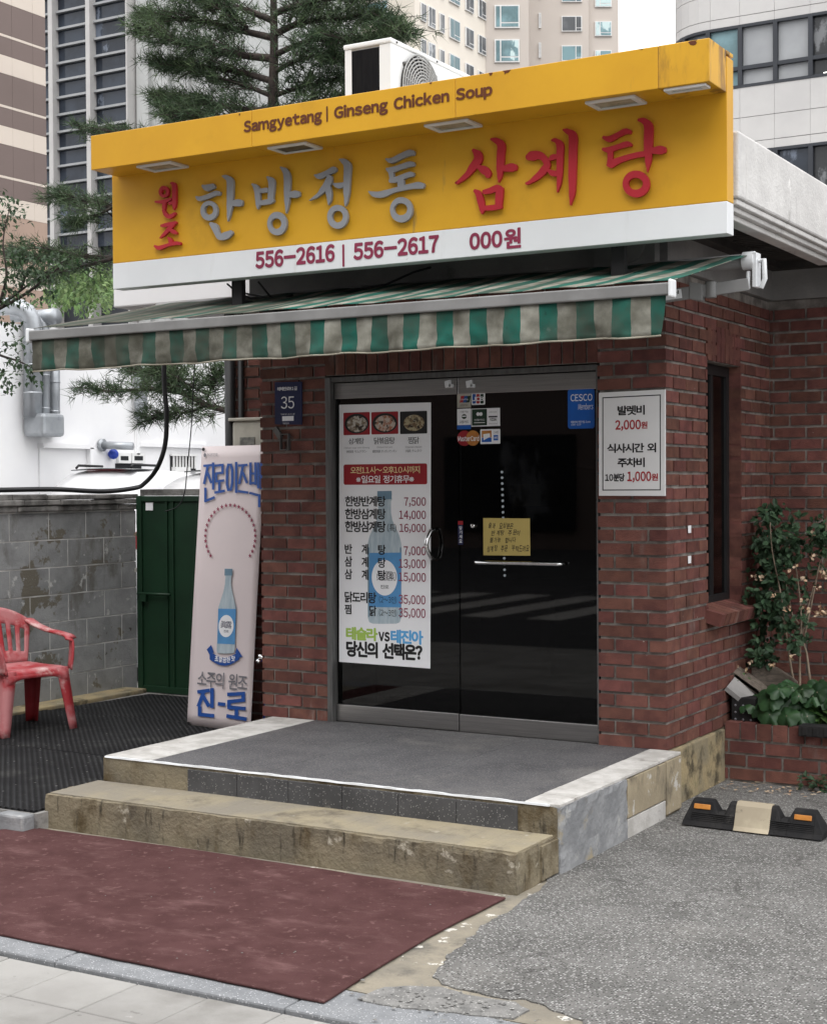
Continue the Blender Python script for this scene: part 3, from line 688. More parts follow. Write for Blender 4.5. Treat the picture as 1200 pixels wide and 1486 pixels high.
# dark dining room
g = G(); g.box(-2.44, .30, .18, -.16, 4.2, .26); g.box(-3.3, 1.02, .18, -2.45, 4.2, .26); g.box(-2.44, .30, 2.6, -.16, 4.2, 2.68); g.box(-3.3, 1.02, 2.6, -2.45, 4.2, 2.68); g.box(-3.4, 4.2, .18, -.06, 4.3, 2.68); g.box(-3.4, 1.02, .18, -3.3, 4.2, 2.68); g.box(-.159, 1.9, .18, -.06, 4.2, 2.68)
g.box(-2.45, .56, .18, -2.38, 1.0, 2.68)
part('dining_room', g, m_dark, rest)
g = G()
for tx in (-2.4, -1.2):
    g.box(tx, 2.4, .92, tx+.8, 3.2, .96); g.box(tx+.36, 2.76, .27, tx+.44, 2.84, .92)
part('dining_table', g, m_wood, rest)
# door frame and the two leaves
g = G(); g.box(-2.11, -.004, .285, -2.074, .10, 2.325); g.box(-.396, .004, .30, -.386, .10, 2.325); g.box(-2.074, .004, 2.297, -.396, .10, 2.327); g.box(-2.074, .02, .285, -.396, .10, .302)
part('door_frame', g, m_steeldark, rest, bevel=.003)
def leaf(x0, x1, z0):
    g = G(); g.box(x0, .052, z0+.09, x1, .064, 2.205); d = part('door', g, m_doorglass, rest)
    g = G(); g.box(x0, .035, 2.2, x1, .08, 2.292); part('top_rail', g, m_steel, d, bevel=.003)
    g = G(); g.box(x0, .035, z0, x1, .08, z0+.097); part('bottom_rail', g, m_steel, d, bevel=.003)
    return d
ld = leaf(-2.070, -1.252, .306); rd_ = leaf(-1.246, -.399, .304)
a = at(628, 768, Y=.0); b = at(630, 812, Y=.0)
g = G(); g.tube([(a.x,.05,a.z),(a.x-.015,-.0,a.z-.01),(a.x-.022,-.03,a.z-.06),(a.x-.024,-.035,(a.z+b.z)/2),(a.x-.022,-.03,b.z+.06),(a.x-.015,0,b.z+.01),(a.x,.05,b.z)], .012, 12)
part('handle', g, m_chrome, ld)
a = at(687, 816, Y=-.01); b = at(813, 819, Y=-.01); zz = (a.z+b.z)/2
g = G(); g.tube([(a.x,.05,zz),(a.x,.005,zz),(a.x+.02,-.012,zz),(b.x-.02,-.012,zz),(b.x,.005,zz),(b.x,.05,zz)], .011, 12)
part('handle', g, m_chrome, rd_)
p = at(687.4, 763, Y=.05); g = G(); g.lathe([(.013,0),(.013,.02),(.006,.022)], (p.x,.052,p.z), 16, (0,-1,0)); part('lock', g, m_chrome, rd_)
g = G()
for px in (650, 681):
    p = at(px, 557, Y=.03)
    g.obox((p.x, .03, p.z), (.018,0,.004), (0,.006,0), (-.003,0,.018)); g.obox((p.x+.02, .03, p.z-.012), (.012,0,0), (0,.006,0), (0,0,.009))
part('closer_clip', g, m_signwhite, rd_)
# LED string inside
g = G()
p0, p1 = at(729, 685, Y=1.9), at(733, 835, Y=1.9)
for k in range(19):
    q = p0.lerp(p1, k/18); g.lathe([(.003,0),(.009,.006),(.009,.012),(.003,.016)], q, 8, (0,-1,0))
single('light_string', g, m_led, 'vertical string of small white LED lights hanging inside behind the right glass door', 'light string', p0)
p = at(765, 713, Y=1.9); g = G(); g.box(p.x-.12, 1.88, p.z-.022, p.x+.12, 1.9, p.z+.022); g.box(p.x-.1, 1.9, p.z-.1, p.x+.1, 2.2, p.z+.05)
single('wall_shelf', g, m_note, 'small pale shelf edge showing dimly through the right glass door', 'shelf', p)

# entrance steps
st = thing('entrance_steps', 'stained concrete entrance steps with a dark granite landing edged in worn white paint', 'steps', (-1.2,-.9,0))
def rough_box(g, x0, y0, z0, x1, y1, z1, nx, ny, nz_, amp=.006, seed=0):
    """box whose faces are finely split and worn along the arrises"""
    def pt(p):
        n = noise.noise_vector(Vector((p[0]*6+seed, p[1]*6, p[2]*6))); n2 = noise.noise_vector(Vector((p[0]*25, p[1]*25+seed, p[2]*25)))
        e = ((abs(p[0]-x0) < 1e-6 or abs(p[0]-x1) < 1e-6) + (abs(p[1]-y0) < 1e-6 or abs(p[1]-y1) < 1e-6) + (abs(p[2]-z1) < 1e-6))
        v = Vector(p) + (n*.5+n2*.5)*amp*(1.6 if e >= 2 else .7)
        if e >= 2:
            c = Vector(((x0+x1)/2, (y0+y1)/2, (z0+z1)/2)); dn = abs(noise.noise(Vector((p[0]*9, p[1]*9, 7+seed))))*amp*2
            v -= Vector((math.copysign(dn, p[0]-c.x) if (abs(p[0]-x0) < 1e-6 or abs(p[0]-x1) < 1e-6) else 0, math.copysign(dn, p[1]-c.y) if (abs(p[1]-y0) < 1e-6 or abs(p[1]-y1) < 1e-6) else 0, dn if abs(p[2]-z1) < 1e-6 else 0))
        return v
    L_ = lambda a, b, t: a+(b-a)*t
    g.grid(lambda u, v: pt((L_(x0,x1,u), L_(y0,y1,v), z1)), nx, ny)
    g.grid(lambda u, v: pt((L_(x0,x1,u), y0, L_(z0,z1,v))), nx, nz_)
    g.grid(lambda u, v: pt((x1, L_(y0,y1,u), L_(z0,z1,v))), ny, nz_)
    g.grid(lambda u, v: pt((x0, L_(y1,y0,u), L_(z0,z1,v))), ny, nz_)
    g.sm = [False]*len(g.sm)
g = G(); rough_box(g, -2.51, -1.5, -.02, .068, .0, .296, 70, 40, 9, .005, 1); part('platform', g, m_step, st, recalc=False)
g = G(); rough_box(g, -2.55, -1.88, -.02, .058, -1.47, .17, 80, 14, 7, .007, 4); part('lower_step', g, m_step, st, recalc=False)
g = G()
for i in range(26): g.box(-2.535+i*.0994, -1.86, .160, -2.535+(i+1)*.0994, -1.508, .1755)
part('step_top', g, m_steptop, st, bevel=.002)
g = G(); xs = [-2.2,-1.5,-.8,-.1]
for i in range(3):
    for j in range(2): g.box(xs[i]+.0012, -1.485+j*.75, .29, xs[i+1]-.0012, -.737+j*.75, .3035)
part('granite_slab', g, m_granite, st, bevel=.0015)
g = G()
for i in range(8): g.box(-2.505+.0, -1.488+i*.186, .29, -2.203, -1.304+i*.186, .304+.0005*(i % 2))
part('border', g, m_whiteconc, st, bevel=.003); g = G()
for i in range(8): g.box(-.097, -1.488+i*.186, .29, .074, -1.304+i*.186, .305+.0008*(i % 2))
part('border', g, m_whiteconc, st, bevel=.003)
g = G(); rough_box(g, -2.50, -1.5045, .296, .03, -1.494, .3062, 120, 1, 1, .0022, 8); part('nosing', g, m_signwhite, st, recalc=False)
g = G()
for i in range(6): g.box(-1.95+i*.305, -1.509, .172, -1.95+i*.305+.302, -1.498, .283)
part('riser', g, m_riser, st, bevel=.002)
g = G(); rough_box(g, .05, -1.49, 0.0, .082, -.74, .292, 3, 22, 9, .009, 3); part('mortar_patch', g, m_patch, st, recalc=False)
g = G(); g.box(.06, -.735, .10, .080, -.235, .286); g.box(.06, -.228, .02, .083, -.02, .288); part('side_tile', g, m_tile, st, bevel=.003)
g = G(); g.box(.06, -.735, -.01, .0795, -.235, .094); part('side_tile', g, m_whiteconc, st, bevel=.003)
g = G(); g.box(.05, -1.653, .01, .068, -1.49, .158); part('side_tile', g, m_step, st, bevel=.003)

# ------------------------------------------------------------------ the shop sign
SY = -.65
sign = thing('shop_sign', 'large yellow shop sign with grey and red raised Korean letters and a projecting lamp visor', 'sign', (-1.3, SY, 2.84))
zst = (at(165,382,Y=SY).z+at(1056,291.7,Y=SY).z)/2
XL, XR = -3.155, .548
g = G(); g.box(XL, SY, zst, XR, -.56, 3.66); part('panel', g, m_yellow, sign, bevel=.003)
g = G(); g.box(XL, SY-.001, 2.846, XR, -.56, zst-.001); part('white_band', g, m_signwhite, sign, bevel=.003)
g = G()
for a, b in ((-3.108,-1.982),(-1.980,-.752),(-.750,.30)): g.box(a, -.88, 3.494, b, SY-.0005, 3.688)
vis = part('visor', g, m_yellow, sign, bevel=.003)
rr = random.Random(5); Zr = None
for px, py, r_ in ((735,102,.022),(712,107,.010),(625,120,.007),(348,166,.006),(930,68,.012),(1005,60,.02),(622,182,.012),(860,146,.008),(690,172,.006)):
    q = at(px, py, Y=-.8805); g = G(); n = 14
    zl = 3.686 if py < 110 and px > 600 else q.z
    g.prism([(q.x+r_*rr.uniform(.6,1.3)*math.cos(2*math.pi*i/n), -.8803, min(3.686, max(3.497, q.z+r_*rr.uniform(.5,1.2)*math.sin(2*math.pi*i/n)))) for i in range(n)], (0,-.0012,0)); part('rust_spot', g, m_brown, sign, recalc=True)
g = G(); g.box(.301, -.8805, 3.4935, .545, SY-.0005, 3.6885); g.box(.43, SY+.0005, 3.67, XR, -.56, 3.689); part('visor_end', g, m_yellowedge, sign, label='visor end streaked with brown rust', bevel=.004)
g = G(); g.box(-3.108, SY+.0005, 3.661, .429, -.56, 3.688); part('top_cap', g, m_yellow, sign)
for px in (345, 897):
    q = at(px, 410 if px < 500 else 368, Y=-.55); g = G(); g.box(q.x-.035, -.559, 2.70, q.x+.035, -.522, 3.2); g.box(q.x-.035, -.5215, 2.70, q.x+.035, -.1, 2.74); part('bracket', g, m_black, sign)
for i, (px, py, w) in enumerate(((245,243,.25),(430,214,.25),(660,182,.25),(896,149,.25),(996,127,.2))):
    q = at(px, py, Z=3.492); cx = q.x; y0, y1 = (-.845, -.685) if i < 4 else (-.87, -.80)
    g = G()
    g.box(cx-w/2, y0, 3.480, cx+w/2, y0+.022, 3.4935); g.box(cx-w/2, y1-.022, 3.480, cx+w/2, y1, 3.4935)
    g.box(cx-w/2, y0+.022, 3.480, cx-w/2+.03, y1-.022, 3.4935); g.box(cx+w/2-.03, y0+.022, 3.480, cx+w/2, y1-.022, 3.4935)
    lp = part('downlight', g, m_white, sign, bevel=.003)
    g = G(); g.box(cx-w/2+.03, y0+.022, 3.486, cx+w/2-.03, y1-.022, 3.4925); part('lamp_glass', g, m_lampglass if i != 1 else m_lampinside, lp)
SHv = Sheet((0,-.8815,0), (1,0,0), (0,0,1)); Zv = Zoom(SHv, 0, 0, 1)
g = G()
def pline(g, z, body, x0, yb0, x1, yb1, cap, h, bold, ref='H', cond=None):
    """a line of writing given by its baseline ends and cap height"""
    u0, v0 = z.uv(x0, yb0); u1, v1 = z.uv(x1, yb1); _, vt = z.uv(x0, yb0-cap)
    vs, fs, bb = glyphs(body, bold); rb = glyphs(ref, bold)[2]
    kv = (vt-v0)/(rb[3]-rb[1]); ku = (u1-u0)/(bb[2]-bb[0]); vb = v0
    g.add([z.sh.p(u0+(q.x-bb[0])*ku, vb+(q.y-rb[1])*kv, h+q.z*LAYER) for q in vs], fs)
pline(g, Zv, 'Samgyetang |', 354, 192.5, 476, 174, 16.5, .001, .045); part('english_lettering', g, m_brown, sign)
for wd_, x0, y0, x1, y1 in (('Ginseng', 485, 172.5, 563, 161), ('Chicken', 571.5, 159.5, 652, 147.5), ('Soup', 661.5, 146, 714.5, 138)):
    g = G(); pline(g, Zv, wd_, x0, y0, x1, y1, 17, .001, .045); part('english_lettering', g, m_brown, sign)
SHb = Sheet((0,SY-.0025,0), (1,0,0), (0,0,1)); Zb = Zoom(SHb, 0, 0, 1)
for bd, x0, y0, x1, y1 in (('556-2616', 371, 390.5, 486, 380.5), ('|', 497, 384, 500, 377), ('556-2617', 513, 378, 637, 367)):
    g = G(); pline(g, Zb, bd, x0, y0, x1, y1, 25, .0008, .045, ref='5'); part('phone_lettering', g, m_crimson, sign)
g = G(); Zb.text(g, '000', 681, 336, 729, 361, .0008, .045); part('price_lettering', g, m_crimson, sign); g = G(); Zb.text(g, '원', 731, 331, 756, 360.5, .0008, .035); part('price_lettering', g, m_crimson, sign)
SHl = Sheet((0,SY-.024,0), (1,0,0), (0,0,1))
def strokes(z, lists, rings):
    """raised brush letters: tapered strokes and rings standing off the panel"""
    g = G(); n = 0
    for st_ in lists:
        pts = [Vector((a, b)) for a, b, w in st_]; ws = [w*1.0 for a, b, w in st_]
        # smooth the centre line
        P_, W_ = [], []
        k = len(pts)
        for i in range(k-1):
            p0, p1, p2, p3 = pts[max(i-1,0)], pts[i], pts[i+1], pts[min(i+2,k-1)]
            for s in range(6):
                t = s/6
                P_.append(.5*((2*p1)+(p2-p0)*t+(2*p0-5*p1+4*p2-p3)*t*t+(3*p1-p0-3*p2+p3)*t**3)); W_.append(ws[i]+(ws[i+1]-ws[i])*(3*t*t-2*t**3))
        P_.append(pts[-1]); W_.append(ws[-1])
        L_, R_ = [], []
        for i, p in enumerate(P_):
            d = (P_[min(i+1, len(P_)-1)]-P_[max(i-1, 0)]).normalized(); nn = Vector((-d.y, d.x))
            L_.append(p+nn*W_[i]/2); R_.append(p-nn*W_[i]/2)
        d0 = (P_[0]-P_[1]).normalized(); d1 = (P_[-1]-P_[-2]).normalized()
        def capo(c, d, w):
            nn = Vector((-d.y, d.x)); return [c + (nn*math.cos(R(a))+d*math.sin(R(a))*.55)*w/2 for a in (30, 60, 90, 120, 150)]
        poly = L_ + [q for q in reversed(capo(P_[-1], d1, W_[-1]))][::-1] + R_[::-1] + capo(P_[0], d0, W_[0])
        h = n*.0004; n += 1
        k = len(L_); front = [SHl.p(*z.uv(q.x, q.y), h) for q in L_+R_]; back = [q - SHl.n*.017 for q in front]
        fs = []
        for i in range(k-1):
            fs += [(i, i+1, k+i+1, k+i), (2*k+i, 3*k+i, 3*k+i+1, 2*k+i+1), (i, 2*k+i, 2*k+i+1, i+1), (k+i, k+i+1, 3*k+i+1, 3*k+i)]
        fs += [(0, k, 3*k, 2*k), (k-1, 3*k-1, 4*k-1, 2*k-1)]
        g.add(front+back, fs)
        for c, d, w in ((P_[-1], d1, W_[-1]), (P_[0], d0, W_[0])):      # rounded ends
            nn = Vector((-d.y, d.x)); cp_ = [c + (nn*math.cos(R(a))+d*math.sin(R(a))*.5)*w/2 for a in range(0, 181, 20)]
            f2 = [SHl.p(*z.uv(q.x, q.y), h-.0001) for q in cp_]; g.prism(f2, SHl.n*-.017)
    for (cx, cy, rx, ry, ix, iy, icx, icy) in rings:
        N_ = 40; h = n*.0004; n += 1
        o_ = [SHl.p(*z.uv(cx+rx*math.cos(2*math.pi*i/N_), cy+ry*math.sin(2*math.pi*i/N_)), h) for i in range(N_)]
        i_ = [SHl.p(*z.uv(icx+ix*math.cos(2*math.pi*i/N_), icy+iy*math.sin(2*math.pi*i/N_)), h) for i in range(N_)]
        b_ = [q-SHl.n*.017 for q in o_+i_]; fs = []
        for i in range(N_):
            j = (i+1) % N_; fs += [(i, j, N_+j, N_+i), (2*N_+i, 3*N_+i, 3*N_+j, 2*N_+j), (i, 2*N_+i, 2*N_+j, j), (N_+i, N_+j, 3*N_+j, 3*N_+i)]
        g.add(o_+i_+b_, fs)
    return g
K = 7.5
z1, z2, z3, z4, z5, z6 = (Zoom(SHl, x, y, K) for x, y in ((210,230),(350,210),(480,190),(650,170),(750,160),(840,140)))
LET = [
 (z1, m_redletter, [[(115,470,22),(200,470,40),(280,440,28)],[(218,465,34),(208,530,36),(212,560,22)],[(282,268,18),(318,290,48),(322,420,46),(322,500,40),(316,558,12)],[(270,488,36),(315,478,30)],[(203,560,26),(232,612,42),(275,632,46),(332,595,26)]], [(212,362,56,64,24,27,212,366)]),
 (z1, m_redletter, [[(178,732,26),(240,722,44),(338,695,30)],[(318,712,30),(262,768,42),(215,820,34),(165,866,10)],[(265,765,30),(310,795,44),(345,815,26)],[(255,858,16),(280,890,42),(286,930,42)],[(108,950,20),(160,972,46),(250,942,34),(340,922,38),(384,925,36)]], []),
 (z1, m_greyletter, [[(628,295,26),(680,318,74),(748,298,56)],[(560,415,18),(600,438,50),(700,408,48),(770,378,52),(812,380,46)],[(845,192,16),(890,205,50),(928,245,74),(930,350,70),(925,500,62),(916,600,38),(906,682,5)],[(945,490,54),(1015,482,78),(1052,485,66)],[(716,706,34),(762,745,74),(790,815,56),(825,852,70),(885,838,80),(945,800,46)]], [(703,568,93,108,48,52,703,560)]),
 (z2, m_greyletter, [[(118,428,20),(163,470,60),(178,570,56),(182,640,50),(178,700,7)],[(200,502,48),(282,492,50)],[(190,637,48),(300,618,58),(345,600,46)],[(283,350,20),(328,395,70),(330,480,64),(322,560,62),(320,625,54)],[(430,245,18),(478,285,60),(500,350,72),(500,480,66),(498,600,54),(496,680,32),(489,746,5)],[(525,545,60),(590,538,80),(626,535,62)]], [(392,858,105,128,57,58,384,858)]),
 (z2, m_greyletter, [[(798,330,18),(850,342,62),(930,308,56),(1000,272,66),(1025,268,46)],[(960,345,56),(945,410,76),(895,480,64),(830,550,36),(740,606,7)],[(935,440,60),(952,520,64),(957,590,46),(948,654,7)],[(1003,425,22),(1060,445,62),(1120,432,50)],[(1070,160,16),(1118,182,60),(1155,228,78),(1152,350,72),(1146,500,66),(1142,600,40),(1130,667,7)]], [(1050,785,112,130,60,64,1050,782)]),
 (z3, m_greyletter, [[(598,305,20),(660,322,58),(760,275,60),(850,238,66),(895,240,56)],[(605,412,26),(650,425,62),(740,398,56),(850,362,58),(898,362,48)],[(650,430,56),(662,500,50),(668,545,58)],[(640,545,36),(700,532,58),(800,492,56),(860,472,56),(893,475,46)],[(755,520,70),(766,610,72)],[(413,660,16),(480,690,62),(560,688,72),(700,642,50),(850,607,58),(950,592,74),(1003,597,60)]], [(768,858,122,138,73,66,762,852)]),
 (z4, m_redletter, [[(270,355,34),(320,405,88),(322,465,90),(268,540,80),(200,630,55),(100,710,32),(84,708,24)],[(320,535,46),(395,578,92),(428,612,78),(428,650,46)],[(465,240,26),(530,258,68),(575,305,85),(570,420,82),(565,540,78),(560,630,55),(549,708,9)],[(605,560,66),(690,547,92),(732,545,70)],[(288,798,36),(330,835,68),(355,920,72),(370,1000,58),(368,1052,14)],[(385,815,46),(450,802,62),(530,772,72),(562,772,56)],[(562,772,76),(556,860,80),(548,965,72)],[(395,990,52),(480,985,60),(575,970,54)]], []),
 (z5, m_redletter, [[(108,515,56),(160,497,105),(230,488,90),(290,522,70),(325,590,70),(290,650,80),(220,720,64),(130,785,34),(94,795,26)],[(340,545,18),(385,512,60),(440,500,50)],[(338,652,34),(390,685,66),(440,685,60)],[(375,328,20),(420,328,50),(465,378,80),(465,500,72),(462,650,66),(456,780,46),(436,892,9)],[(500,213,20),(550,230,60),(605,280,92),(605,450,86),(600,700,84),(598,880,66),(580,1032,11)]], []),
 (z6, m_redletter, [[(260,443,34),(330,462,66),(420,417,56),(500,378,62),(553,385,46)],[(256,572,34),(320,580,64),(420,547,56),(520,517,62),(563,530,36)],[(337,585,60),(335,680,56),(332,735,60)],[(308,750,34),(340,735,88),(450,687,62),(600,642,58),(715,622,62)],[(643,255,30),(708,268,70),(752,325,96),(752,450,96),(750,580,90),(750,680,70),(741,822,7)],[(795,590,66),(880,582,92),(928,580,70)]], [(620,952,146,146,80,64,615,950)]),
]
for z, mm, ls, rg in LET: part('raised_letter', strokes(z, ls, rg), mm, sign)
# loose wires under the sign
g = G()
for pts in (((375,409),(392,430),(412,441),(440,437),(452,430),(500,423),(560,413),(600,395),(625,388)), ((330,412),(345,425),(365,433),(405,436),(425,428)), ((352,425),(420,439),(448,434))):
    g.tube([at(px, py, Y=-.30) for px, py in pts], .006, 6)
single('loose_wires', g, m_cable, 'thin black wires sagging under the yellow sign above the awning', 'wires', (-2.4,-.3,2.8))

# ------------------------------------------------------------------ awning
aw = thing('awning', 'green and white striped canvas awning with hanging valance, faded and grimy', 'awning', (-1.4, -.05, 2.76))
AX0, AX1 = -3.285, .470
def cloth(u, v):
    x = AX0+(AX1-AX0)*u; y = -1.165+1.09*v; z = 2.580+.245*v - .008*math.sin(math.pi*v)*(1+.5*math.sin(u*23)) + .003*math.sin(u*61+v*5)
    return (x, y, z)
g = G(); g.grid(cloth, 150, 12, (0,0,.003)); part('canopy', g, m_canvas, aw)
rv = random.Random(3)
ph = [rv.uniform(0, 6.28) for _ in range(6)]
def val(u, v):
    x = AX0+.005+(AX1-.02-AX0-.005)*u
    w = (math.sin(u*88+ph[0]+2*v)*.007+math.sin(u*41+ph[1]-v)*.008+math.sin(u*167+ph[2]+4*v)*.004+noise.noise(Vector((u*60,v*4,0)))*.012)*(.25+v)
    zb = 2.338 + .002*math.sin(u*88+ph[0]+1) + .003*math.sin(u*37)
    return (x - .02*v*u, -1.186+w, 2.512+(zb-2.512)*v)
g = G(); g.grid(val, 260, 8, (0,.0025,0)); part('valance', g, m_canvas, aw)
g = G(); g.tube([val(i/130, 1.0) for i in range(131)], .0045, 6); part('hem', g, m_stripeW, aw)
g = G(); g.box(AX0, -1.205, 2.512, AX1, -1.160, 2.566); part('front_bar', g, m_aluframe, aw, bevel=.006)
g = G(); g.box(AX1, -1.215, 2.500, AX1+.018, -1.150, 2.580); g.box(AX0-.018, -1.215, 2.500, AX0, -1.150, 2.580); part('end_cap', g, m_signwhite, aw, bevel=.008)
g = G(); g.tube([(AX0,-.085,2.795),(AX1,-.085,2.795)], .036, 18); part('roller', g, m_aluframe, aw)
g = G(); g.tube([(AX1-.03,-.085,2.795),(AX1+.03,-.085,2.795)], .045, 20); g.box(AX1+.025, -.12, 2.66, AX1+.045, -.045, 2.83)
g.tube([(AX1+.05,-.085,2.79),(AX1+.075,-.09,2.795),(AX1+.08,-.09,2.70),(AX1+.06,-.09,2.655)], .013, 8)
g.tube([(AX1-.0,-.10,2.74),(AX1-.0,-.11,2.69),(AX1+.0,-.10,2.655)], .011, 8)
part('bracket', g, m_signwhite, aw, bevel=.004)
g = G(); sh_ = Vector((AX1+.01, -.13, 2.672)); el = Vector((-.30, -.42, 2.575)); tip = Vector((AX1-.12, -1.15, 2.535))
def arm(g, a, b, w, h):
    d = (b-a).normalized(); n = d.cross(Vector((0,0,1))).normalized(); u = n.cross(d); g.obox((a+b)/2, d*(b-a).length/2, n*w/2, u*h/2)
arm(g, sh_, el, .030, .062); arm(g, el, tip, .024, .040)
k = sh_.lerp(el, .22); g.lathe([(.03,-.04),(.03,.04)], k, 12, (0,0,1)); k2 = sh_.lerp(el, .30); g.obox(k2, (.03,.01,-.006), (0,.022,0), (0,0,.042))
part('folding_arm', g, m_aluframe, aw, bevel=.004)
d = (sh_-el).normalized(); n = Vector((0,0,1)).cross(d).normalized()
if n.y > 0: n = -n
q = el.lerp(sh_, .52) + n*.0165
SHa = Sheet(q, d, n.cross(d) if n.cross(d).z > 0 else -n.cross(d))
g = G(); rect(g, SHa, -.075, -.022, .075, .024, 0, .002); lb = part('maker_label', g, m_paper, aw)
g = G(); vs, fs, bb = glyphs('강동어닝', .02)
for (b0, u0, v0, u1, v1) in (('강동어닝', -.06, .0, .062, .018),):
    vs, fs, bb = glyphs(b0, .02); g.add([SHa.p(u0+(p.x-bb[0])/(bb[2]-bb[0])*(u1-u0), v0+(p.y-bb[1])/(bb[3]-bb[1])*(v1-v0), .003) for p in vs], fs)
part('lettering', g, m_ink, lb)
g = G(); a = Vector((-3.1,-.13,2.672)); el2 = Vector((-2.3,-.42,2.575)); tip2 = Vector((-3.1,-1.15,2.535)); arm(g, a, el2, .03, .062); arm(g, el2, tip2, .024, .04); part('folding_arm', g, m_aluframe, aw, bevel=.004)

# ------------------------------------------------------------------ prints on the doors and walls
SG = Sheet((0,.0515,0), (1,0,0), (0,0,1))
def printed(name, label, cat, sheet, build, group=None):
    """a flat printed piece: build(add) where add(part name, geometry, material)"""
    t = None
    parts = []
    def add(nm, g, mm, label=None): parts.append((nm, g, mm, label))
    build(add)
    vs = parts[0][1].v; c = sum(vs, Vector((0,0,0)))/len(vs)
    t = thing(name, label, cat, c, group)
    for nm, g, mm, lb_ in parts: part(nm, g, mm, t, label=lb_, recalc=False)
    return t
def bottle_shape(prof, cx, ytop, flip=False):
    """outline of a bottle from (half width, y)"""
    return [(cx-w, y) for w, y in prof] + [(cx+w, y) for w, y in reversed(prof)]
# menu
zm = Zoom(SG, 480, 560, 3.54)
def menu(add):
    g = G(); zm.poly(g, [(45,97),(515,85),(511,1452),(44,1417)], 0, .0015); add('sheet', g, m_paper)
    for (x0, y0, x1, y1), mf in zip(((66,136,202,252),(209,133,348,248),(356,130,496,246)), m_food):
        g = G(); zm.quad(g, x0, y0, x1, y1, .0016, .0020, .006); add('photo', g, m_darkred if mf is not m_food[2] else m_ink)
        g = G(); zm.disc(g, (x0+x1)/2, (y0+y1)/2, (x1-x0)*.46, (y1-y0)*.44, .0021, .0024); add('photo', g, m_ink)
        g = G(); zm.disc(g, (x0+x1)/2+2, (y0+y1)/2+2, (x1-x0)*.38, (y1-y0)*.36, .0025, .0028); add('photo', g, mf)
    pr = [(37,540),(38,560),(36,568),(38,585),(33,592),(33,650),(40,690),(60,735),(76,770),(86,810),(88,850),(87,1150),(86,1190),(78,1214),(60,1221),(0,1222)]
    g = G(); zm.poly(g, bottle_shape(pr, 277, 0), .0016, .0020); add('bottle_picture', g, m_bottle)
    g = G(); zm.poly(g, [(241,541),(313,539),(314,582),(242,585)], .0021, .0023); add('bottle_cap', g, m_bottleshade); g = G(); zm.poly(g, [(192,830),(199,830),(199,1190),(194,1185)], .0021, .0023); zm.poly(g, [(356,830),(363,830),(362,1190),(355,1195)], .0021, .0023); add('bottle_picture', g, m_bottleshade)
    g = G(); zm.poly(g, [(200,858),(363,856),(362,1138),(199,1136)], .0024, .0026); add('bottle_label', g, m_labelblue)
    g = G(); zm.disc(g, 277, 985, 66, 92, .0027, .0029, 36); add('bottle_label', g, m_paper)
    g = G(); zm.text(g, '眞露', 235, 950, 322, 1000, .0031, .0); zm.text(g, '진로', 256, 1022, 300, 1042, .0031, .02); add('bottle_lettering', g, m_grey)
    g = G(); zm.quad(g, 67, 401, 496, 507, .0016, .0020, .012); add('hours_band', g, m_darkred)
    g = G(); zm.text(g, '오전11시~오후10시까지', 102, 413, 458, 450, .0022, .012); add('hours_lettering', g, m_cream)
    g = G(); zm.text(g, '※일요일 정기휴무※', 132, 459, 428, 499, .0022, .012); add('hours_lettering', g, m_paper)
    g = G(); H = .0034; B = .022
    for s, b in (('삼계탕',(94,268,172,299)),('닭볶음탕',(224,264,330,299)),('찜닭',(398,262,455,297)),('한방반계탕',(75,566,284,620)),('한방삼계탕',(75,630,284,686)),('한방삼계탕',(75,694,284,752)),
                 ('(특)',(292,708,338,752)),('반',(73,812,112,862)),('계',(160,812,194,866)),('탕',(244,816,284,868)),('삼',(73,875,112,928)),('계',(160,878,194,931)),('탕',(244,882,284,935)),
                 ('삼',(73,940,112,993)),('계',(160,943,194,997)),('탕',(244,946,284,1000)),('(특)',(290,956,338,1002)),('닭도리탕',(73,1058,236,1115)),('(2~3인)',(250,1080,339,1117)),('찜',(73,1122,108,1172)),('닭',(200,1128,236,1182)),('(2~3인)',(250,1146,339,1184))):
        zm.text(g, s, *b, H, B if (b[3]-b[1] > 44 and '(' not in s) else 0.0)
    add('menu_lettering', g, m_ink)
    g = G()
    for s, b in (('Chicken soup with Ginseng',(70,313,200,324)),('參鷄湯 サムゲタン',(80,330,186,344)),('Chicken hot pot',(238,310,318,321)),('鷄肉炖湯 タッポックンタン',(215,328,340,343)),('Steamed chicken',(383,308,468,319)),('炖鷄 チムタク',(385,326,468,341))):
        zm.text(g, s, *b, .0022, .0)
    add('small_lettering', g, m_grey)
    g = G()
    for s, b in (('7,500',(378,572,490,622)),('14,000',(352,640,490,690)),('16,000',(354,708,490,757)),('7,000',(376,824,490,876)),('13,000',(350,890,490,942)),('15,000',(350,959,490,1011)),('35,000',(350,1074,488,1127)),('35,000',(350,1142,488,1196))):
        g = G(); zm.text(g, s, *b, H, .012); add('price_lettering', g, m_crimson)
    g = G(); zm.text(g, '테슬라', 79, 1240, 243, 1308, .0022, .045); add('slogan_lettering', g, m_lime)
    g = G(); zm.text(g, 'VS', 246, 1263, 304, 1313, .0022, .06); zm.text(g, '당신의 선택은?', 80, 1318, 472, 1402, .0022, .045); add('slogan_lettering', g, m_ink)
    g = G(); zm.text(g, '테진아', 308, 1254, 476, 1326, .0022, .045); add('slogan_lettering', g, m_sky)
printed('menu_poster', 'tall white menu poster with food photos, prices and a bottle on the left door', 'poster', SG, menu)
zs = Zoom(SG, 640, 540, 3.3333)
GS = 'stickers on the glass doors'
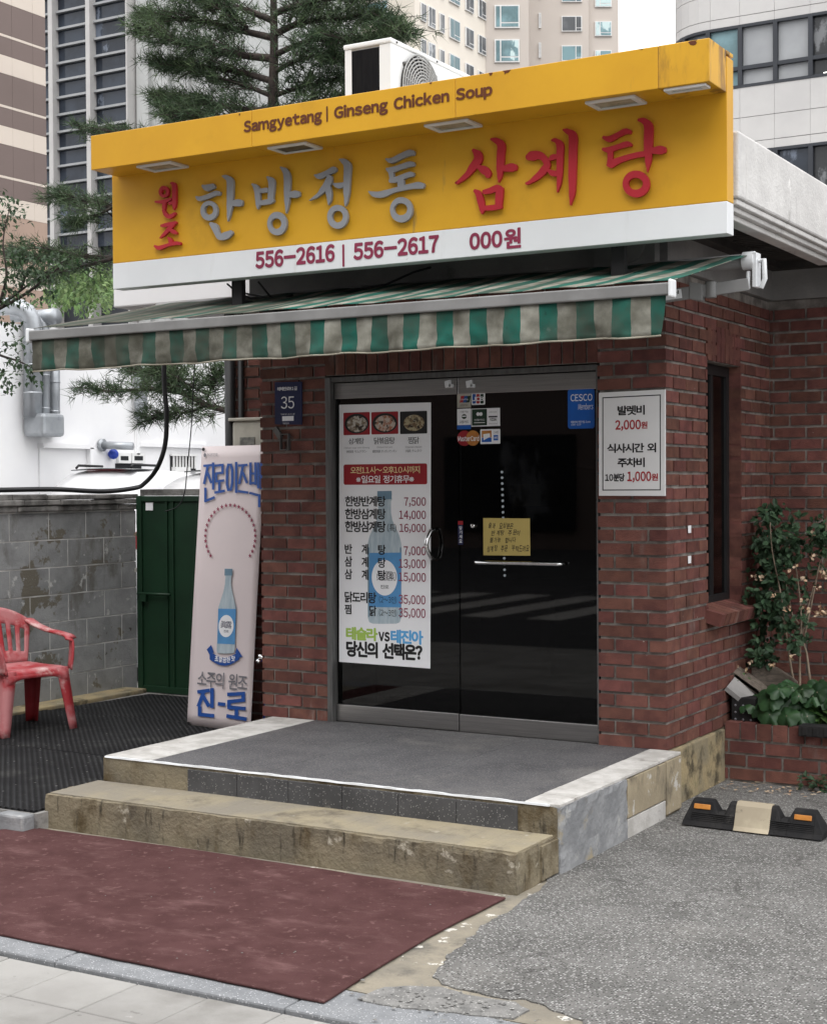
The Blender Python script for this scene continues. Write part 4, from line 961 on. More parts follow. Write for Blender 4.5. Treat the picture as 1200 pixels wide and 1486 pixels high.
def f(add):
    g = G(); zs.quad(g, 78, 104, 144, 172, 0, .0012); add('sticker_sheet', g, m_meter)
    for x, mm in ((92, m_redink), (108, m_blue), (122, m_green)):
        g = G(); zs.poly(g, [(x+4,116),(x+22,114),(x+16,146),(x-2,148)], .0013, .0016); add('emblem', g, mm)
    g = G(); zs.text(g, 'UnionPay', 94, 127, 132, 138, .002, .0); add('lettering', g, m_paper)
    g = G(); zs.text(g, '은련카드', 92, 155, 130, 166, .0016, .0); add('lettering', g, m_ink)
printed('card_sticker', 'grey card sticker with red, blue and green slanted bars, top left of the sticker cluster', 'sticker', SG, f, GS)
def f(add):
    g = G(); zs.quad(g, 147, 100, 213, 158, 0, .0012, .006); add('sticker_sheet', g, m_paper)
    for x, mm in ((152, m_blue), (171, m_redink), (190, m_green)):
        g = G(); zs.quad(g, x, 106, x+16, 152, .0013, .0016, .004); add('emblem', g, mm)
    g = G(); zs.text(g, 'JCB', 153, 119, 207, 140, .002, .03); add('lettering', g, m_paper)
printed('card_sticker', 'white card sticker with JCB on blue, red and green bars', 'sticker', SG, f, GS)
def f(add):
    g = G(); zs.quad(g, 78, 177, 144, 256, 0, .0012); add('sticker_sheet', g, m_paper)
    g = G(); zs.quad(g, 78, 256.5, 144, 276, 0, .0012); add('sticker_foot', g, m_cesco)
    g = G(); zs.disc(g, 112, 215, 12, 12, .0013, .0016); add('emblem', g, m_green)
    g = G(); zs.quad(g, 102, 211, 122, 216, .0017, .0019); add('emblem', g, m_paper)
    g = G(); zs.text(g, '사용가능', 92, 186, 132, 197, .0016, .0); zs.text(g, '교통카드', 88, 234, 134, 248, .0016, .01); add('lettering', g, m_grey)
printed('card_sticker', 'white sticker with a round green emblem and blue foot above the overlapping discs', 'sticker', SG, f, GS)
def f(add):
    g = G(); zs.quad(g, 146, 175, 285, 262, 0, .0012); add('sticker_sheet', g, m_paper)
    g = G(); zs.quad(g, 149, 179, 222, 258, .0013, .0016); add('green_field', g, m_green)
    g = G()
    for cx in (179, 193): zs.disc(g, cx, 203, 8, 9, .0017, .0019)
    zs.text(g, '신용카드', 160, 226, 212, 236, .002, .0); zs.quad(g, 160, 243, 212, 246, .0017, .0019); add('lettering', g, m_paper)
    g = G(); zs.text(g, 'VISA', 236, 222, 268, 236, .0016, .04); zs.quad(g, 230, 212, 272, 219, .0013, .0015); add('lettering', g, m_ink)
    g = G(); zs.text(g, 'welcome', 232, 188, 270, 196, .0016, .0); zs.text(g, 'electron', 232, 244, 272, 252, .0016, .0); add('lettering', g, m_grey)
printed('card_sticker', 'white sticker with a green square on its left half and VISA on the right', 'sticker', SG, f, GS)
def f(add):
    g = G(); zs.disc(g, 113, 320, 35, 37, 0, .0012); add('red_disc', g, m_darkred)
    g = G(); zs.disc(g, 154, 319, 33, 37, .0003, .0014); add('orange_disc', g, m_orange)
    g = G(); zs.text(g, 'MasterCard', 82, 308, 184, 334, .002, .025); add('lettering', g, m_paper)
printed('card_sticker', 'MasterCard sticker of two overlapping red and orange discs', 'sticker', SG, f, GS)
def f(add):
    g = G(); zs.quad(g, 190, 276, 286, 347, 0, .0012, .004); add('sticker_sheet', g, m_paper)
    g = G(); zs.quad(g, 197, 283, 244, 316, .0013, .0016); add('emblem', g, m_orange)
    g = G(); zs.quad(g, 197, 317, 244, 338, .0013, .0016); zs.quad(g, 254, 304, 276, 330, .0013, .0016); add('emblem', g, m_cesco)
    g = G(); zs.poly(g, [(204,300),(236,296),(238,312),(206,330)], .0017, .0019); add('emblem', g, m_paper)
    g = G(); zs.text(g, 'AMEX', 256, 312, 275, 322, .002, .02); add('lettering', g, m_paper)
    g = G(); zs.text(g, 'CARD', 254, 286, 278, 297, .0016, .0); add('lettering', g, m_grey)
printed('card_sticker', 'white sticker with an orange and blue picture, lowest right of the sticker cluster', 'sticker', SG, f, GS)
def f(add):
    g = G(); zs.quad(g, 612, 80, 742, 273, 0, .0012, .016); add('sticker_sheet', g, m_cesco)
    g = G(); zs.text(g, 'CESCO', 626, 106, 731, 140, .0016, .015); zs.text(g, 'Members', 662, 151, 735, 181, .0016, .0, shear=.25); zs.text(g, '해충방제 전문기업 Zone', 627, 235, 722, 247, .0016, .0); zs.text(g, '1588-1119', 628, 250, 676, 258, .0016, .0); add('lettering', g, m_paper)
printed('pest_control_sticker', 'blue rounded CESCO sticker at the top right of the right glass door', 'sticker', SG, f, GS)
def f(add):
    g = G(); zs.quad(g, 82, 739, 106, 835, 0, .0012); add('sticker_sheet', g, m_navy)
    g = G(); zs.quad(g, 82, 720, 106, 738, 0, .0012); add('sticker_head', g, m_darkred)
    g = G()
    for i, ch in enumerate('당기세요'): zs.text(g, ch, 88, 745+i*21, 102, 762+i*21, .0016, .01)
    add('lettering', g, m_paper)
printed('pull_sticker', 'narrow navy pull sticker with a red head on the edge of the right glass door', 'sticker', SG, f, GS)
def f(add):
    g = G(); SGn = zs; zs.poly(g, [(204,706),(429,708),(431,888),(205,886)], 0, .0015); add('sheet', g, m_note)
    g = G()
    for s, b, sh in (('술과 요상분은', (228,728,352,756), .2), ('반계탕 주문이', (245,764,386,790), .25), ('불가능 합니다', (238,798,362,824), .2), ('삼계탕 주문 부탁드려요', (222,838,428,868), .15)):
        x0, y0, x1, y1 = b; k = len(s); w = (x1-x0)/k
        for i, ch in enumerate(s):
            if ch == ' ': continue
            jy = random.uniform(-3, 3); jw = random.uniform(-.12, .12)
            zs.text(g, ch, x0+i*w+jw*w, y0+jy, x0+(i+.92+jw)*w, y1+jy, .0019, .012, shear=sh+random.uniform(-.1, .1))
    add('handwriting', g, m_ink)
printed('paper_note', 'yellow handwritten paper note taped to the right glass door above the bar handle', 'note', SG, f)
# parking fee board
SB = Sheet((0,-.010,0), (1,0,0), (0,0,1)); zp = Zoom(SB, 640, 540, 3.3333)
def f(add):
    g = G(); zp.poly(g, [(763,100),(1083,84),(1083,599),(763,598)], -.008, .002); add('board', g, m_board)
    g = G()
    def bar(p, q, r, s): zp.poly(g, [p, q, r, s], .0021, .0026)
    bar((780,122),(1062,108),(1062,113),(780,127)); bar((780,568),(1062,567),(1062,572),(780,573)); bar((780,127),(784.5,127),(784.5,568),(780,568)); bar((1057.5,113),(1062,113),(1062,567),(1057.5,567))
    zp.text(g, '발렛비', 853, 161, 985, 208, .0028, .03); zp.text(g, '식사시간 외', 803, 344, 1040, 390, .0028, .03); zp.text(g, '주차비', 853, 414, 985, 460, .0028, .03); zp.text(g, '10분당', 793, 490, 888, 529, .0028, .035)
    add('lettering', g, m_ink)
    g = G(); zp.text(g, '2,000', 842, 231, 966, 284, .0028, .03); zp.text(g, '원', 967, 239, 998, 273, .0028, .03); add('price_lettering', g, m_redink); g = G(); zp.text(g, '1,000', 900, 480, 1016, 534, .0028, .03); zp.text(g, '원', 1017, 490, 1049, 525, .0028, .03); add('price_lettering', g, m_redink)
printed('parking_fee_board', 'white parking fee board with black border on the brick pier right of the doors', 'sign', SB, f)
# house number plate
SN = Sheet((0,-.012,0), (1,0,0), (0,0,1)); zn = Zoom(SN, 320, 480, 5.305)
def f(add):
    g = G(); zn.poly(g, [(420,395),(628,392),(628,722),(421,720)], -.004, .002); add('plate', g, m_navy)
    g = G(); zn.text(g, '테헤란로81길', 441, 431, 592, 461, .0024, .02); zn.text(g, '35', 468, 505, 570, 600, .0024, .0); zn.text(g, 'Teheran-ro 81-gil', 466, 635, 575, 650, .0024, .0); zn.text(g, '06160', 484, 706, 530, 719, .0024, .0); add('lettering', g, m_paper)
    g = G(); zn.quad(g, 478, 657, 566, 694, .0021, .0026); add('paper_patch', g, m_paper)
printed('house_number_plate', 'navy house number plate reading 35 on the brick pier left of the doors', 'sign', SN, f)
for px, py in ((1000,768),(1000,812)):
    c = at(px, py, X=.004); g = G(); g.box(.0035, c.y-.022, c.z-.02, .0055, c.y+.022, c.z+.02)
    single('paper_tag', g, m_paper, 'small white paper square stuck on the brick side wall, '+('upper of the two' if py < 800 else 'lower of the two'), 'tag', c, 'paper squares on the side wall')
# small hook bracket under the plate
a, b = at(407, 631, Y=-.02), at(420, 652, Y=-.02)
g = G(); g.box(a.x, -.03, b.z, a.x+.006, -.005, a.z); g.box(b.x-.006, -.03, b.z, b.x, -.005, a.z); g.box(a.x, -.03, a.z, b.x, -.005, a.z+.006); g.box(a.x, -.03, b.z-.006, b.x, -.005, b.z)
g.tube([Vector((b.x+.012+.012*math.cos(t*.7), -.02, (a.z+b.z)/2+.02+.014*math.sin(t*.7))) for t in range(10)], .002, 6); g.obox((a.x-.02,-.014,a.z+.01), (.022,0,-.03), (0,.008,0), (.012,0,.012))
single('wall_bracket', g, m_steeldark, 'small metal bracket with a ring screwed to the brick pier under the number plate', 'bracket', a)
# meter box
a, b = at(337, 609, Y=.71), at(379, 700, Y=.71)
mt = thing('meter_box', 'milky plastic meter box on the brick wall above the leaning banner', 'meter box', (a.x, .7, b.z))
g = G(); g.box(a.x, .705, b.z, b.x+.12, .779, a.z-.01); part('cover', g, m_meter, mt, bevel=.02)
g = G(); g.box(a.x+.07, .700, b.z+.22, a.x+.19, .7045, a.z-.12); part('meter_dial', g, m_meterdark, mt)
g = G(); g.box(a.x-.02, .69, a.z-.012, b.x+.14, .779, a.z+.01); part('hood', g, m_meter, mt, bevel=.006)

# ------------------------------------------------------------------ leaning banner
bu = Vector((.99,-.14,0)).normalized(); bb_ = Vector((.14,.99,0)).normalized()
bv = bb_*math.sin(R(5)) + Vector((0,0,1))*math.cos(R(5))
SBn = Sheet((-3.596,.538,.10), bu, bv); zb = Zoom(SBn, 260, 620, 3.23)
bw = SBn.uv(384.5, 648)[0]; bh = SBn.uv(293, 648)[1]
def clipped(g, umax):
    bm = bmesh.new(); me = g.mesh('t'); bm.from_mesh(me)
    bmesh.ops.bisect_plane(bm, geom=bm.verts[:]+bm.edges[:]+bm.faces[:], plane_co=SBn.p(umax, 0), plane_no=SBn.u, clear_outer=True)
    g.v = [v.co.copy() for v in bm.verts]; bm.verts.index_update(); g.f = [[v.index for v in f.verts] for f in bm.faces]; g.mi = [0]*len(g.f); g.sm = [False]*len(g.f); bm.free(); return g
def f(add):
    g = G(); g.grid(lambda u, v: SBn.p(bw*u, bh*v, -.004+.012*math.sin(v*3.1)*(u-.5)**2), 10, 24, SBn.n*-.004); add('sheet', g, m_banner)
    H = .006
    def brush(lines, w, k0=0):
        g = G(); n = k0
        for ln in lines:
            for a, b in zip(ln, ln[1:]):
                a, b = Vector(a), Vector(b); d = (b-a).normalized(); nn = Vector((-d.y, d.x)); a2, b2 = a-d*w*.45, b+d*w*.45
                zb.poly(g, [a2+nn*w/2, b2+nn*w/2, b2-nn*w/2, a2-nn*w/2], H-.001, H+n*.0001); n += 1
        return g
    HEAD = [[[(122,181),(152,178)],[(138,181),(121,262)],[(137,215),(153,258)],[(163,170),(163,288)],[(127,288),(127,346),(166,330)]],
            [[(175,180),(207,177),(207,213),(177,217),(177,254),(210,250)],[(192,254),(192,296)],[(174,306),(213,299)]],
            [[(228,200),(234,176),(246,176),(252,200),(252,262),(246,292),(234,294),(228,268),(228,200)],[(271,168),(271,303)]],
            [[(285,180),(319,177)],[(303,181),(285,262)],[(303,215),(320,258)],[(283,300),(322,306)]],
            [[(338,170),(338,265)],[(361,170),(361,265)],[(338,217),(361,217)],[(338,262),(361,262)],[(374,170),(374,282)],[(388,168),(388,286)],[(374,224),(388,224)],[(338,309),(379,320),(379,370)]]]
    for L9 in HEAD: add('headline_letter', clipped(brush(L9, 11), bw-.003), m_blue)
    for L9 in ([[(97,1240),(140,1234)],[(119,1241),(96,1302)],[(118,1264),(140,1302)],[(158,1230),(158,1308)],[(100,1316),(100,1346),(160,1352)]], [[(193,1297),(212,1299)]],
               [[(237,1252),(304,1248),(304,1279),(238,1286),(238,1313),(308,1318)],[(272,1318),(272,1352)],[(233,1354),(313,1367)]]):
        add('brand_letter', brush(L9, 17), m_blue)
    g = G(); zb.text(g, '소주의 원조', 92, 1150, 322, 1226, H, .012); zb.text(g, '하이트진로', 134, 122, 184, 138, H, .0); zb.disc(g, 124, 131, 6, 9, H-.001, H); add('small_lettering', g, m_grey)
    g = G()
    for i in range(27):
        a = R(-218+i*(256/26.0)); cx, cy = 243+117*math.cos(a), 512+147*math.sin(a)
        zb.poly(g, [(cx+(8 if k % 2 == 0 else 3.4)*math.cos(R(-90+36*k)), cy+(11 if k % 2 == 0 else 4.6)*math.sin(R(-90+36*k))) for k in range(10)], H-.0015, H)
    add('star', g, m_crimson)
    pr = [(18,663),(18,694),(14,697),(14,735),(20,770),(32,812),(41,845),(42,880),(42,1040),(40,1056),(30,1060),(0,1061)]
    # straight axis from cap to base in the sheet
    def ax(y): return 235-(y-663)/397*14
    def bp(pr, d=0): return [(ax(y)-w, y) for w, y in pr] + [(ax(y)+w, y) for w, y in reversed(pr)]
    g = G(); zb.poly(g, bp(pr), H-.0018, H-.001); add('bottle_picture', g, m_bottle)
    g = G(); zb.poly(g, [(217,664),(253,664),(252,695),(216,695)], H-.001, H-.0006); add('bottle_cap', g, m_bottleshade)
    g = G(); zb.poly(g, [(187,850),(270,852),(265,1018),(183,1014)], H-.0006, H-.0002); add('bottle_label', g, m_labelblue)
    g = G(); zb.disc(g, 224, 932, 35, 52, H-.0001, H+.0003); add('bottle_label', g, m_paper)
    g = G(); zb.text(g, '眞露', 200, 908, 250, 942, H+.001, .0); zb.text(g, '진로', 214, 950, 236, 962, H+.001, .01); add('bottle_lettering', g, m_navy)
    g = G(); n = 14; up = [(147+i*(285-147)/n, 1050+30*math.sin(math.pi*i/n)) for i in range(n+1)]; lo = [(p[0], p[1]+38) for p in reversed(up)]
    zb.poly(g, up+lo, H, H+.0006); zb.poly(g, [(133,1042),(154,1020),(166,1055),(150,1072)], H-.0008, H-.0002); zb.poly(g, [(300,1076),(274,1034),(266,1056),(284,1080)], H-.0008, H-.0002); add('ribbon', g, m_blue)
    g = G()
    for i, ch in enumerate('초깔끔한맛'):
        x = 172+i*18.5+(4 if i == 4 else 0); y = 1062+22*math.sin(math.pi*(x-140)/145)-4; zb.text(g, ch, x, y-2, x+16, y+24, H+.001, .03)
    add('ribbon_lettering', g, m_paper)
    g = G()
    for c in ((118,104),(47,1388)): zb.disc(g, c[0], c[1], 6, 8, H-.002, H+.002)
    add('grommet', g, m_black)
printed('leaning_banner', 'tall pale pink soju banner with a bottle and blue lettering leaning beside the brick pier', 'banner', SBn, f)
a = at(372, 1000, Y=.42); g = G(); b = at(386, 975, Y=.42)
g.prism([(-3.02,.60,.09),(-2.62,.60,.09),(-2.62,.60,b.z),(-2.97,.60,b.z+.0),(-3.0,.60,b.z-.12)], (0,.15,0))
single('blue_crate', g, m_plasticblue, 'blue plastic crate tucked between the banner and the brick pier', 'crate', (a.x,.5,.09), bevel=.01)
a = at(384, 958, Y=-.0); g = G(); g.tube([(-2.60,.05,a.z),(-2.60,-.0,a.z),(-2.595,-.03,a.z-.01)], .012, 10); g.lathe([(.02,0),(.02,.03)], (-2.60,.02,a.z), 12, (0,0,1))
single('water_tap', g, m_chrome, 'small metal tap on the side of the brick pier beside the banner', 'tap', (-2.6,.05,a.z))

# ------------------------------------------------------------------ red chair
CH = Vector((-4.46, -.13, .0975)); ca_, sa_ = math.cos(R(-13)), math.sin(R(-13))
def cw(x, y, z): return Vector((CH.x + x*ca_ - y*sa_, CH.y + x*sa_ + y*ca_, CH.z+z))
ch = thing('plastic_chair', 'faded red plastic armchair with slotted back, standing on the rubber mats by the block wall', 'chair', CH)
def solid(o, t, off=0):
    md = o.modifiers.new('thickness', 'SOLIDIFY'); md.thickness = t; md.offset = off
    return o
g = G()
def seat(u, v):
    x = -.20+.42*u; s = 2*v-1; y = s*(.225+.02*u)
    z = .415 - .02*(1-s*s)*math.sin(math.pi*min(1, u*1.1)) + .0*(u) - (.035*max(0, (u-.86)/.14)**2) - .03*max(0, (abs(s)-.88)/.12)**2
    return cw(x, y, z)
g.grid(seat, 20, 20); solid(part('seat', g, m_chair, ch, recalc=False), .008)
def back(s, t):
    y = s*(.20+.06*t); x = -.20-.11*t+.05*s*s*(t); z = .42+(.37-.10*s*s)*t
    return cw(x, y, z)
g = G(); NU, NV = 44, 14; ids = {}
slots = [(-.78,-.62),(-.48,-.32),(-.16,0-.0),(.16,.32),(.46,.60),(.74,.86)]
for j in range(NV+1):
    for i in range(NU+1): ids[i, j] = len(g.v); g.v.append(back(-1+2*i/NU, j/NV))
for j in range(NV):
    for i in range(NU):
        s = -1+2*(i+.5)/NU
        if 3 <= j <= 9 and any(a < s < b for a, b in slots): continue
        g.f.append([ids[i,j], ids[i+1,j], ids[i+1,j+1], ids[i,j+1]]); g.mi.append(0); g.sm.append(True)
solid(part('backrest', g, m_chair, ch, recalc=False), .008)
for s in (-1, 1):
    g = G()
    path = [(-.27,.255,.70),(-.20,.275,.665),(-.08,.292,.635),(.06,.295,.625),(.15,.292,.615),(.185,.288,.595),(.20,.282,.55),(.21,.27,.48),(.215,.255,.40)]
    wd = [.085,.075,.07,.07,.075,.085,.09,.09,.085]
    def armf(u, v, s=s):
        k = u*(len(path)-1); i = min(int(k), len(path)-2); t = k-i
        p = Vector(path[i]).lerp(Vector(path[i+1]), t); w = wd[i]+(wd[i+1]-wd[i])*t
        q = v-.5
        return cw(p.x - (q*w if i >= 5 else 0)*1, s*(p.y + (q*w if i < 5 else q*w*.35)), p.z-.01*(2*q)**2)
    g.grid(armf, 28, 4); solid(part('armrest', g, m_chair, ch, recalc=False), .012)
    for fx, tx, nm in ((.215,.25,'f'),(-.17,-.27,'r')):
        g = G()
        def legf(u, v, s=s, fx=fx, tx=tx):
            z = .41*(1-u); x = fx+(tx-fx)*u; y = s*(.235+.045*u); w = .085*(1-.35*u); e = math.copysign(1, fx)
            if v <= .5: return cw(x - e*w*(1-2*v), y, z)
            return cw(x, y - s*w*(2*v-1), z)
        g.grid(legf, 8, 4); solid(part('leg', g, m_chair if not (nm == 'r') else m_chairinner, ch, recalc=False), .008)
g = G()
for s in (-1, 1):
    g.grid(lambda u, v, s=s: cw(.22-.40*u, s*.238, .40-(.03+.07*(2*u-1)**4)*v), 12, 2)
g.grid(lambda u, v: cw(.222, -.235+.47*u, .385-(.025+.09*abs(2*u-1)**5)*v), 16, 2)
solid(part('apron', g, m_chair, ch, recalc=False), .008)

# ------------------------------------------------------------------ block wall, gate, cable
bw_ = thing('block_wall', 'grey painted concrete block wall with peeling patches and a mossy ridge cap, left of the yard', 'wall', (-5.3, -1, .08))
g = G(); bricks(g, (-5.15,0,0), (0,1,0), (1,0,0), -2.6, 1.86, .085, 7, bl=.398, ch=.2035, joint=.010, depth=.06, shift=.1, jit=.0008); part('blocks', g, m_block, bw_)
g = G(); g.box(-5.42, -2.6, .02, -5.1525, 1.85, 1.52); part('joint_bed', g, m_blockjoint, bw_)
g = G()
for k, (z0, z1, o_) in enumerate(((1.512,1.555,.02),(1.557,1.597,.035),(1.599,1.636,.028))):
    y = -2.6
    while y < 1.86:
        l = random.uniform(.28, .42); g.box(-5.44-o_, y+.003, z0, -5.15+o_+random.uniform(-.008, .008), min(1.87, y+l-.003), z1+random.uniform(-.004, .004)); y += l
part('ridge_cap', g, m_cap, bw_, bevel=.008)
g = G(); g.box(-5.15, -2.6, .08, -4.93, 1.72, .118); part('footing', g, m_plinth, bw_, bevel=.01)
gt_ = thing('metal_gate', 'dark green ribbed sheet metal gate between the block wall and the banner', 'gate', (-4.4, 1.74, .08))
g = G(); g.box(-5.0, 1.735, .11, -3.5, 1.75, 1.60)
for x in (-4.74,-4.68,-4.42,-4.36,-4.10,-4.04,-3.80,-3.74): g.box(x, 1.722, .13, x+.022, 1.736, 1.585)
part('sheet', g, m_green, gt_)
g = G(); g.box(-5.02, 1.715, .09, -4.97, 1.765, 1.62); g.box(-3.53, 1.715, .09, -3.48, 1.765, 1.62); g.box(-4.969, 1.718, 1.575, -3.531, 1.762, 1.618); g.box(-4.969, 1.718, .09, -3.531, 1.762, .14); part('gate_frame', g, m_green, gt_, bevel=.004)
q = at(225, 862, Y=1.71); g = G(); g.tube([(-5.0,1.70,q.z),(q.x+.16,1.70,q.z)], .012, 8); g.obox((-4.94,1.70,q.z-.03), (.03,0,0), (0,.012,0), (0,0,.03)); part('latch', g, m_green, gt_)
q = at(216, 735, Y=1.72); g = G(); g.box(q.x-.035, 1.728, q.z-.03, q.x+.035, 1.7345, q.z+.03); part('paper_scrap', g, m_paper, gt_)
g = G(); g.tube([(-5.06,1.82,.7),(-5.06,1.82,1.55)], .03, 10); g.box(-5.10,1.78,1.3,-5.02,1.86,1.33); g.box(-5.10,1.78,1.02,-5.02,1.86,1.05)
single('gate_post', g, m_rust, 'rusty white pipe post fixed to the end of the block wall beside the green gate', 'post', (-5.06,1.82,.7))
g = G(); g.box(-5.02, 1.765, 1.62, -3.45, 1.9, 1.67); single('gate_lintel', g, m_cap, 'mossy grey concrete beam over the green gate', 'beam', (-4.4,1.8,1.62))
g = G()
def smoothpath(P, n=8):
    out = []; k = len(P)
    for i in range(k-1):
        p0, p1, p2, p3 = (Vector(P[j]) for j in (max(i-1,0), i, i+1, min(i+2,k-1)))
        for s in range(n):
            t = s/n; out.append(.5*((2*p1)+(p2-p0)*t+(2*p0-5*p1+4*p2-p3)*t*t+(3*p1-p0-3*p2+p3)*t**3))
    out.append(Vector(P[-1])); return out
ps = [(238,500),(239,560),(242,600),(240,645),(228,680),(212,698),(196,709),(150,714),(80,711),(0,712),(-80,714)]
for dx, dy in ((0,0),(3,1),(-2,2)):
    pts = [at(px+dx*.4, py, Y=1.55) if py < 700 else at(px, py+dy*.7-1, X=-5.16+.01*dx) for px, py in ps]
    # ease from the free hang to the wall top
    pts[5] = pts[4].lerp(pts[6], .55) + Vector((0,0,-.03))
    g.tube(smoothpath(pts), .018 if dx == 0 else .012, 8)
single('power_cable', g, m_cable, 'thick black cable looping down from the awning to the top of the block wall', 'cable', at(238, 520, Y=1.55))
g = G(); g.tube(smoothpath([at(px, py, Y=1.4) for px, py in ((285,500),(281,560),(278,620),(272,680),(268,716),(258,735),(240,742))]), .004, 6)
single('thin_wire', g, m_cable, 'thin black wire dangling beside the awning in front of the white building', 'wire', at(281, 560, Y=1.4))

# ------------------------------------------------------------------ planter and plants
pl = thing('brick_planter', 'low red brick planter bed filled with leafy plants at the side of the restaurant', 'planter', (1.2,.95,0))
PZ = .338
g = G(); bricks(g, (0,.85,0), (1,0,0), (0,-1,0), .02, 3.0, .018, 3, bl=.205, ch=.076, depth=.09, shift=.05); soldiers(g, (0,.85,0), (1,0,0), (0,-1,0), .022, 3.0, .247, PZ, w=.092, depth=.10); part('brickwork', g, m_brick, pl)
g = G(); g.box(.015, .862, -.05, 3.0, .97, PZ-.008); part('mortar', g, m_mortar, pl)
g = G(); g.grid(lambda u, v: (.02+2.9*u, .965+.80*v, .27+.05*noise.noise(Vector((u*9, v*4, 0)))), 30, 10); part('soil', g, m_soil, pl)
a = at(1160, 1058, Y=.83)
g = G(); g.box(a.x, .80, a.z-.035, a.x+.55, .90, a.z+.025)
for k in range(9): g.box(a.x+.02+k*.06, .795, a.z-.028, a.x+.05+k*.06, .80, a.z+.018)
single('tray', g, m_blackplastic, 'black plastic tray strip lying on the brick rim of the planter', 'tray', a, bevel=.004)
cr_ = thing('plastic_crate', 'black perforated plastic crate sunk at the corner of the planter by the wall', 'crate', (.1,.95,.33))
g = G(); a = at(1048, 1046, Y=.95); g.box(.03, .93, .30, .17, 1.15, .47); part('body', g, m_blackplastic, cr_, bevel=.006)
g = G()
for r_ in range(3):
    for c_ in range(3): g.lathe([(.007,0),(.007,.002)], (.055+c_*.045, .93, .345+r_*.04), 8, (0,-1,0))
part('hole', g, m_grey, cr_)
g = G(); g.obox(at(1078, 1008, Y=1.0), Vector((.075,.02,-.062)), Vector((0,.07,.02)), Vector((.008,0,.010))); single('broken_board', g, m_beam, 'mossy broken slab leaning over the black crate in the planter', 'board', at(1078, 1008, Y=1.0))
g = G()
for k in range(3):
    c = at(1084+k*7, 985+k*6, Y=1.12); g.obox(c, Vector((.085,.0,-.055)), Vector((0,.06,.01)), Vector((.005,0,.007)))
single('roof_tile_stack', g, m_wood, 'small stack of grey weathered boards behind the broken slab in the planter', 'boards', at(1084, 985, Y=1.12))
g = G()
def curl(u, v):
    p = at(1090+66*u, 975+25*u+ (26-10*abs(2*u-1))*(v-.5)*1.4, Y=1.2); return p + Vector((0,.05*math.sin(u*3),.01*math.sin(v*5)))
g.grid(curl, 10, 5); solid(single('dead_leaf', g, m_wood, 'large dry curled brown leaf lying over the green butterbur leaves', 'leaf', at(1120, 985, Y=1.2), recalc=False), .004)

rnd = random.Random(11)
def leaflet(g, p, d, n, L, Wd, bend=.25, seg=3):
    """one pointed leaf from p along d, blade facing n"""
    d = d.normalized(); s = d.cross(n).normalized(); n = s.cross(d)
    vs = [p]; prof = [(0.28,.8),(.62,1.0),(.86,.6)] if seg == 3 else [(.45,1.0)]
    for t, w in prof:
        c = p + d*(L*t) - n*(bend*L*t*t)
        vs += [c + s*(Wd*w/2) + n*(Wd*.12), c, c - s*(Wd*w/2) + n*(Wd*.12)]
    vs.append(p + d*L - n*(bend*L)); k = len(prof); fs = [(0,2,1),(0,3,2)]
    for i in range(k-1):
        a = 1+3*i; fs += [(a,a+1,a+4,a+3),(a+1,a+2,a+5,a+4)]
    a = 1+3*(k-1); fs += [(a,a+1,3*k+1),(a+1,a+2,3*k+1)]
    g.add(vs, fs)
def rv3(): return Vector((rnd.uniform(-1,1), rnd.uniform(-1,1), rnd.uniform(-1,1)))
def compound(g, p, d, L=.05, k=5):
    for i in range(k):
        a = d + rv3()*.75; leaflet(g, p + rv3()*.012, a, Vector((rnd.uniform(-.5,.7), rnd.uniform(-1,-.1), rnd.uniform(.1,1))), L*rnd.uniform(.7,1.25), L*.62*rnd.uniform(.8,1.1))
# rose shrub
rose = thing('rose_shrub', 'tall leggy rose shrub with dark leaves and withered cream flowers against the brick wall', 'shrub', at(1150, 1010, Y=1.25))
stems = [[(1153,1000),(1145,955),(1139,910),(1132,860),(1120,800),(1117,758)],[(1160,1000),(1160,950),(1162,900),(1158,850),(1150,800),(1142,765)],[(1176,998),(1170,950),(1166,930),(1176,880),(1186,830),(1196,780),(1200,750)],
         [(1162,925),(1172,880),(1180,850)],[(1139,910),(1128,885),(1112,870)],[(1160,960),(1150,900),(1140,850),(1128,815)],[(1186,830),(1205,800),(1215,775)],[(1158,905),(1140,880),(1118,850),(1108,820)]]
g = G()
for i, s in enumerate(stems):
    pts = [at(px, py, Y=1.25+.03*i+.02*j*(1 if i % 2 else -1)) for j, (px, py) in enumerate(s)]
    pts[0].z = min(pts[0].z, pts[0].z); g.tube(smoothpath(pts, 4), [.0085*(1-.7*k/(len(pts)*4-3)) for k in range((len(pts)-1)*4+1)], 6)
part('stem', g, m_stem, rose)
clus = [(1112,755,16),(1125,750,12),(1105,790,22),(1125,785,18),(1148,770,12),(1118,815,26),(1135,810,16),(1110,832,18),(1130,840,10),(1150,800,10),(1165,790,7),(1195,765,14),(1190,790,10),(1205,780,10),(1105,870,14),(1120,885,18),(1138,868,8),(1110,900,12),(1128,905,8),(1148,915,10),(1160,920,6),(1165,905,6),(1105,930,5),(1088,878,6),(1092,930,6),(1102,950,9),(1118,945,6),(1180,820,5),(1145,850,6),(1172,860,4),(1150,935,6),(1095,955,8),(1112,965,6),(1083,870,3),(1198,815,6)]
g = G()
for cx, cy, n in clus:
    for k in range(int(n*1.5)):
        p = at(cx+rnd.gauss(0,9), cy+rnd.gauss(0,9), Y=1.3+rnd.uniform(-.16,.14)); compound(g, p, rv3()+Vector((0,-.3,.1)), (.03 if rnd.random() < .4 else .048), 4)
part('foliage', g, m_leaf, rose, recalc=False)
g = G()
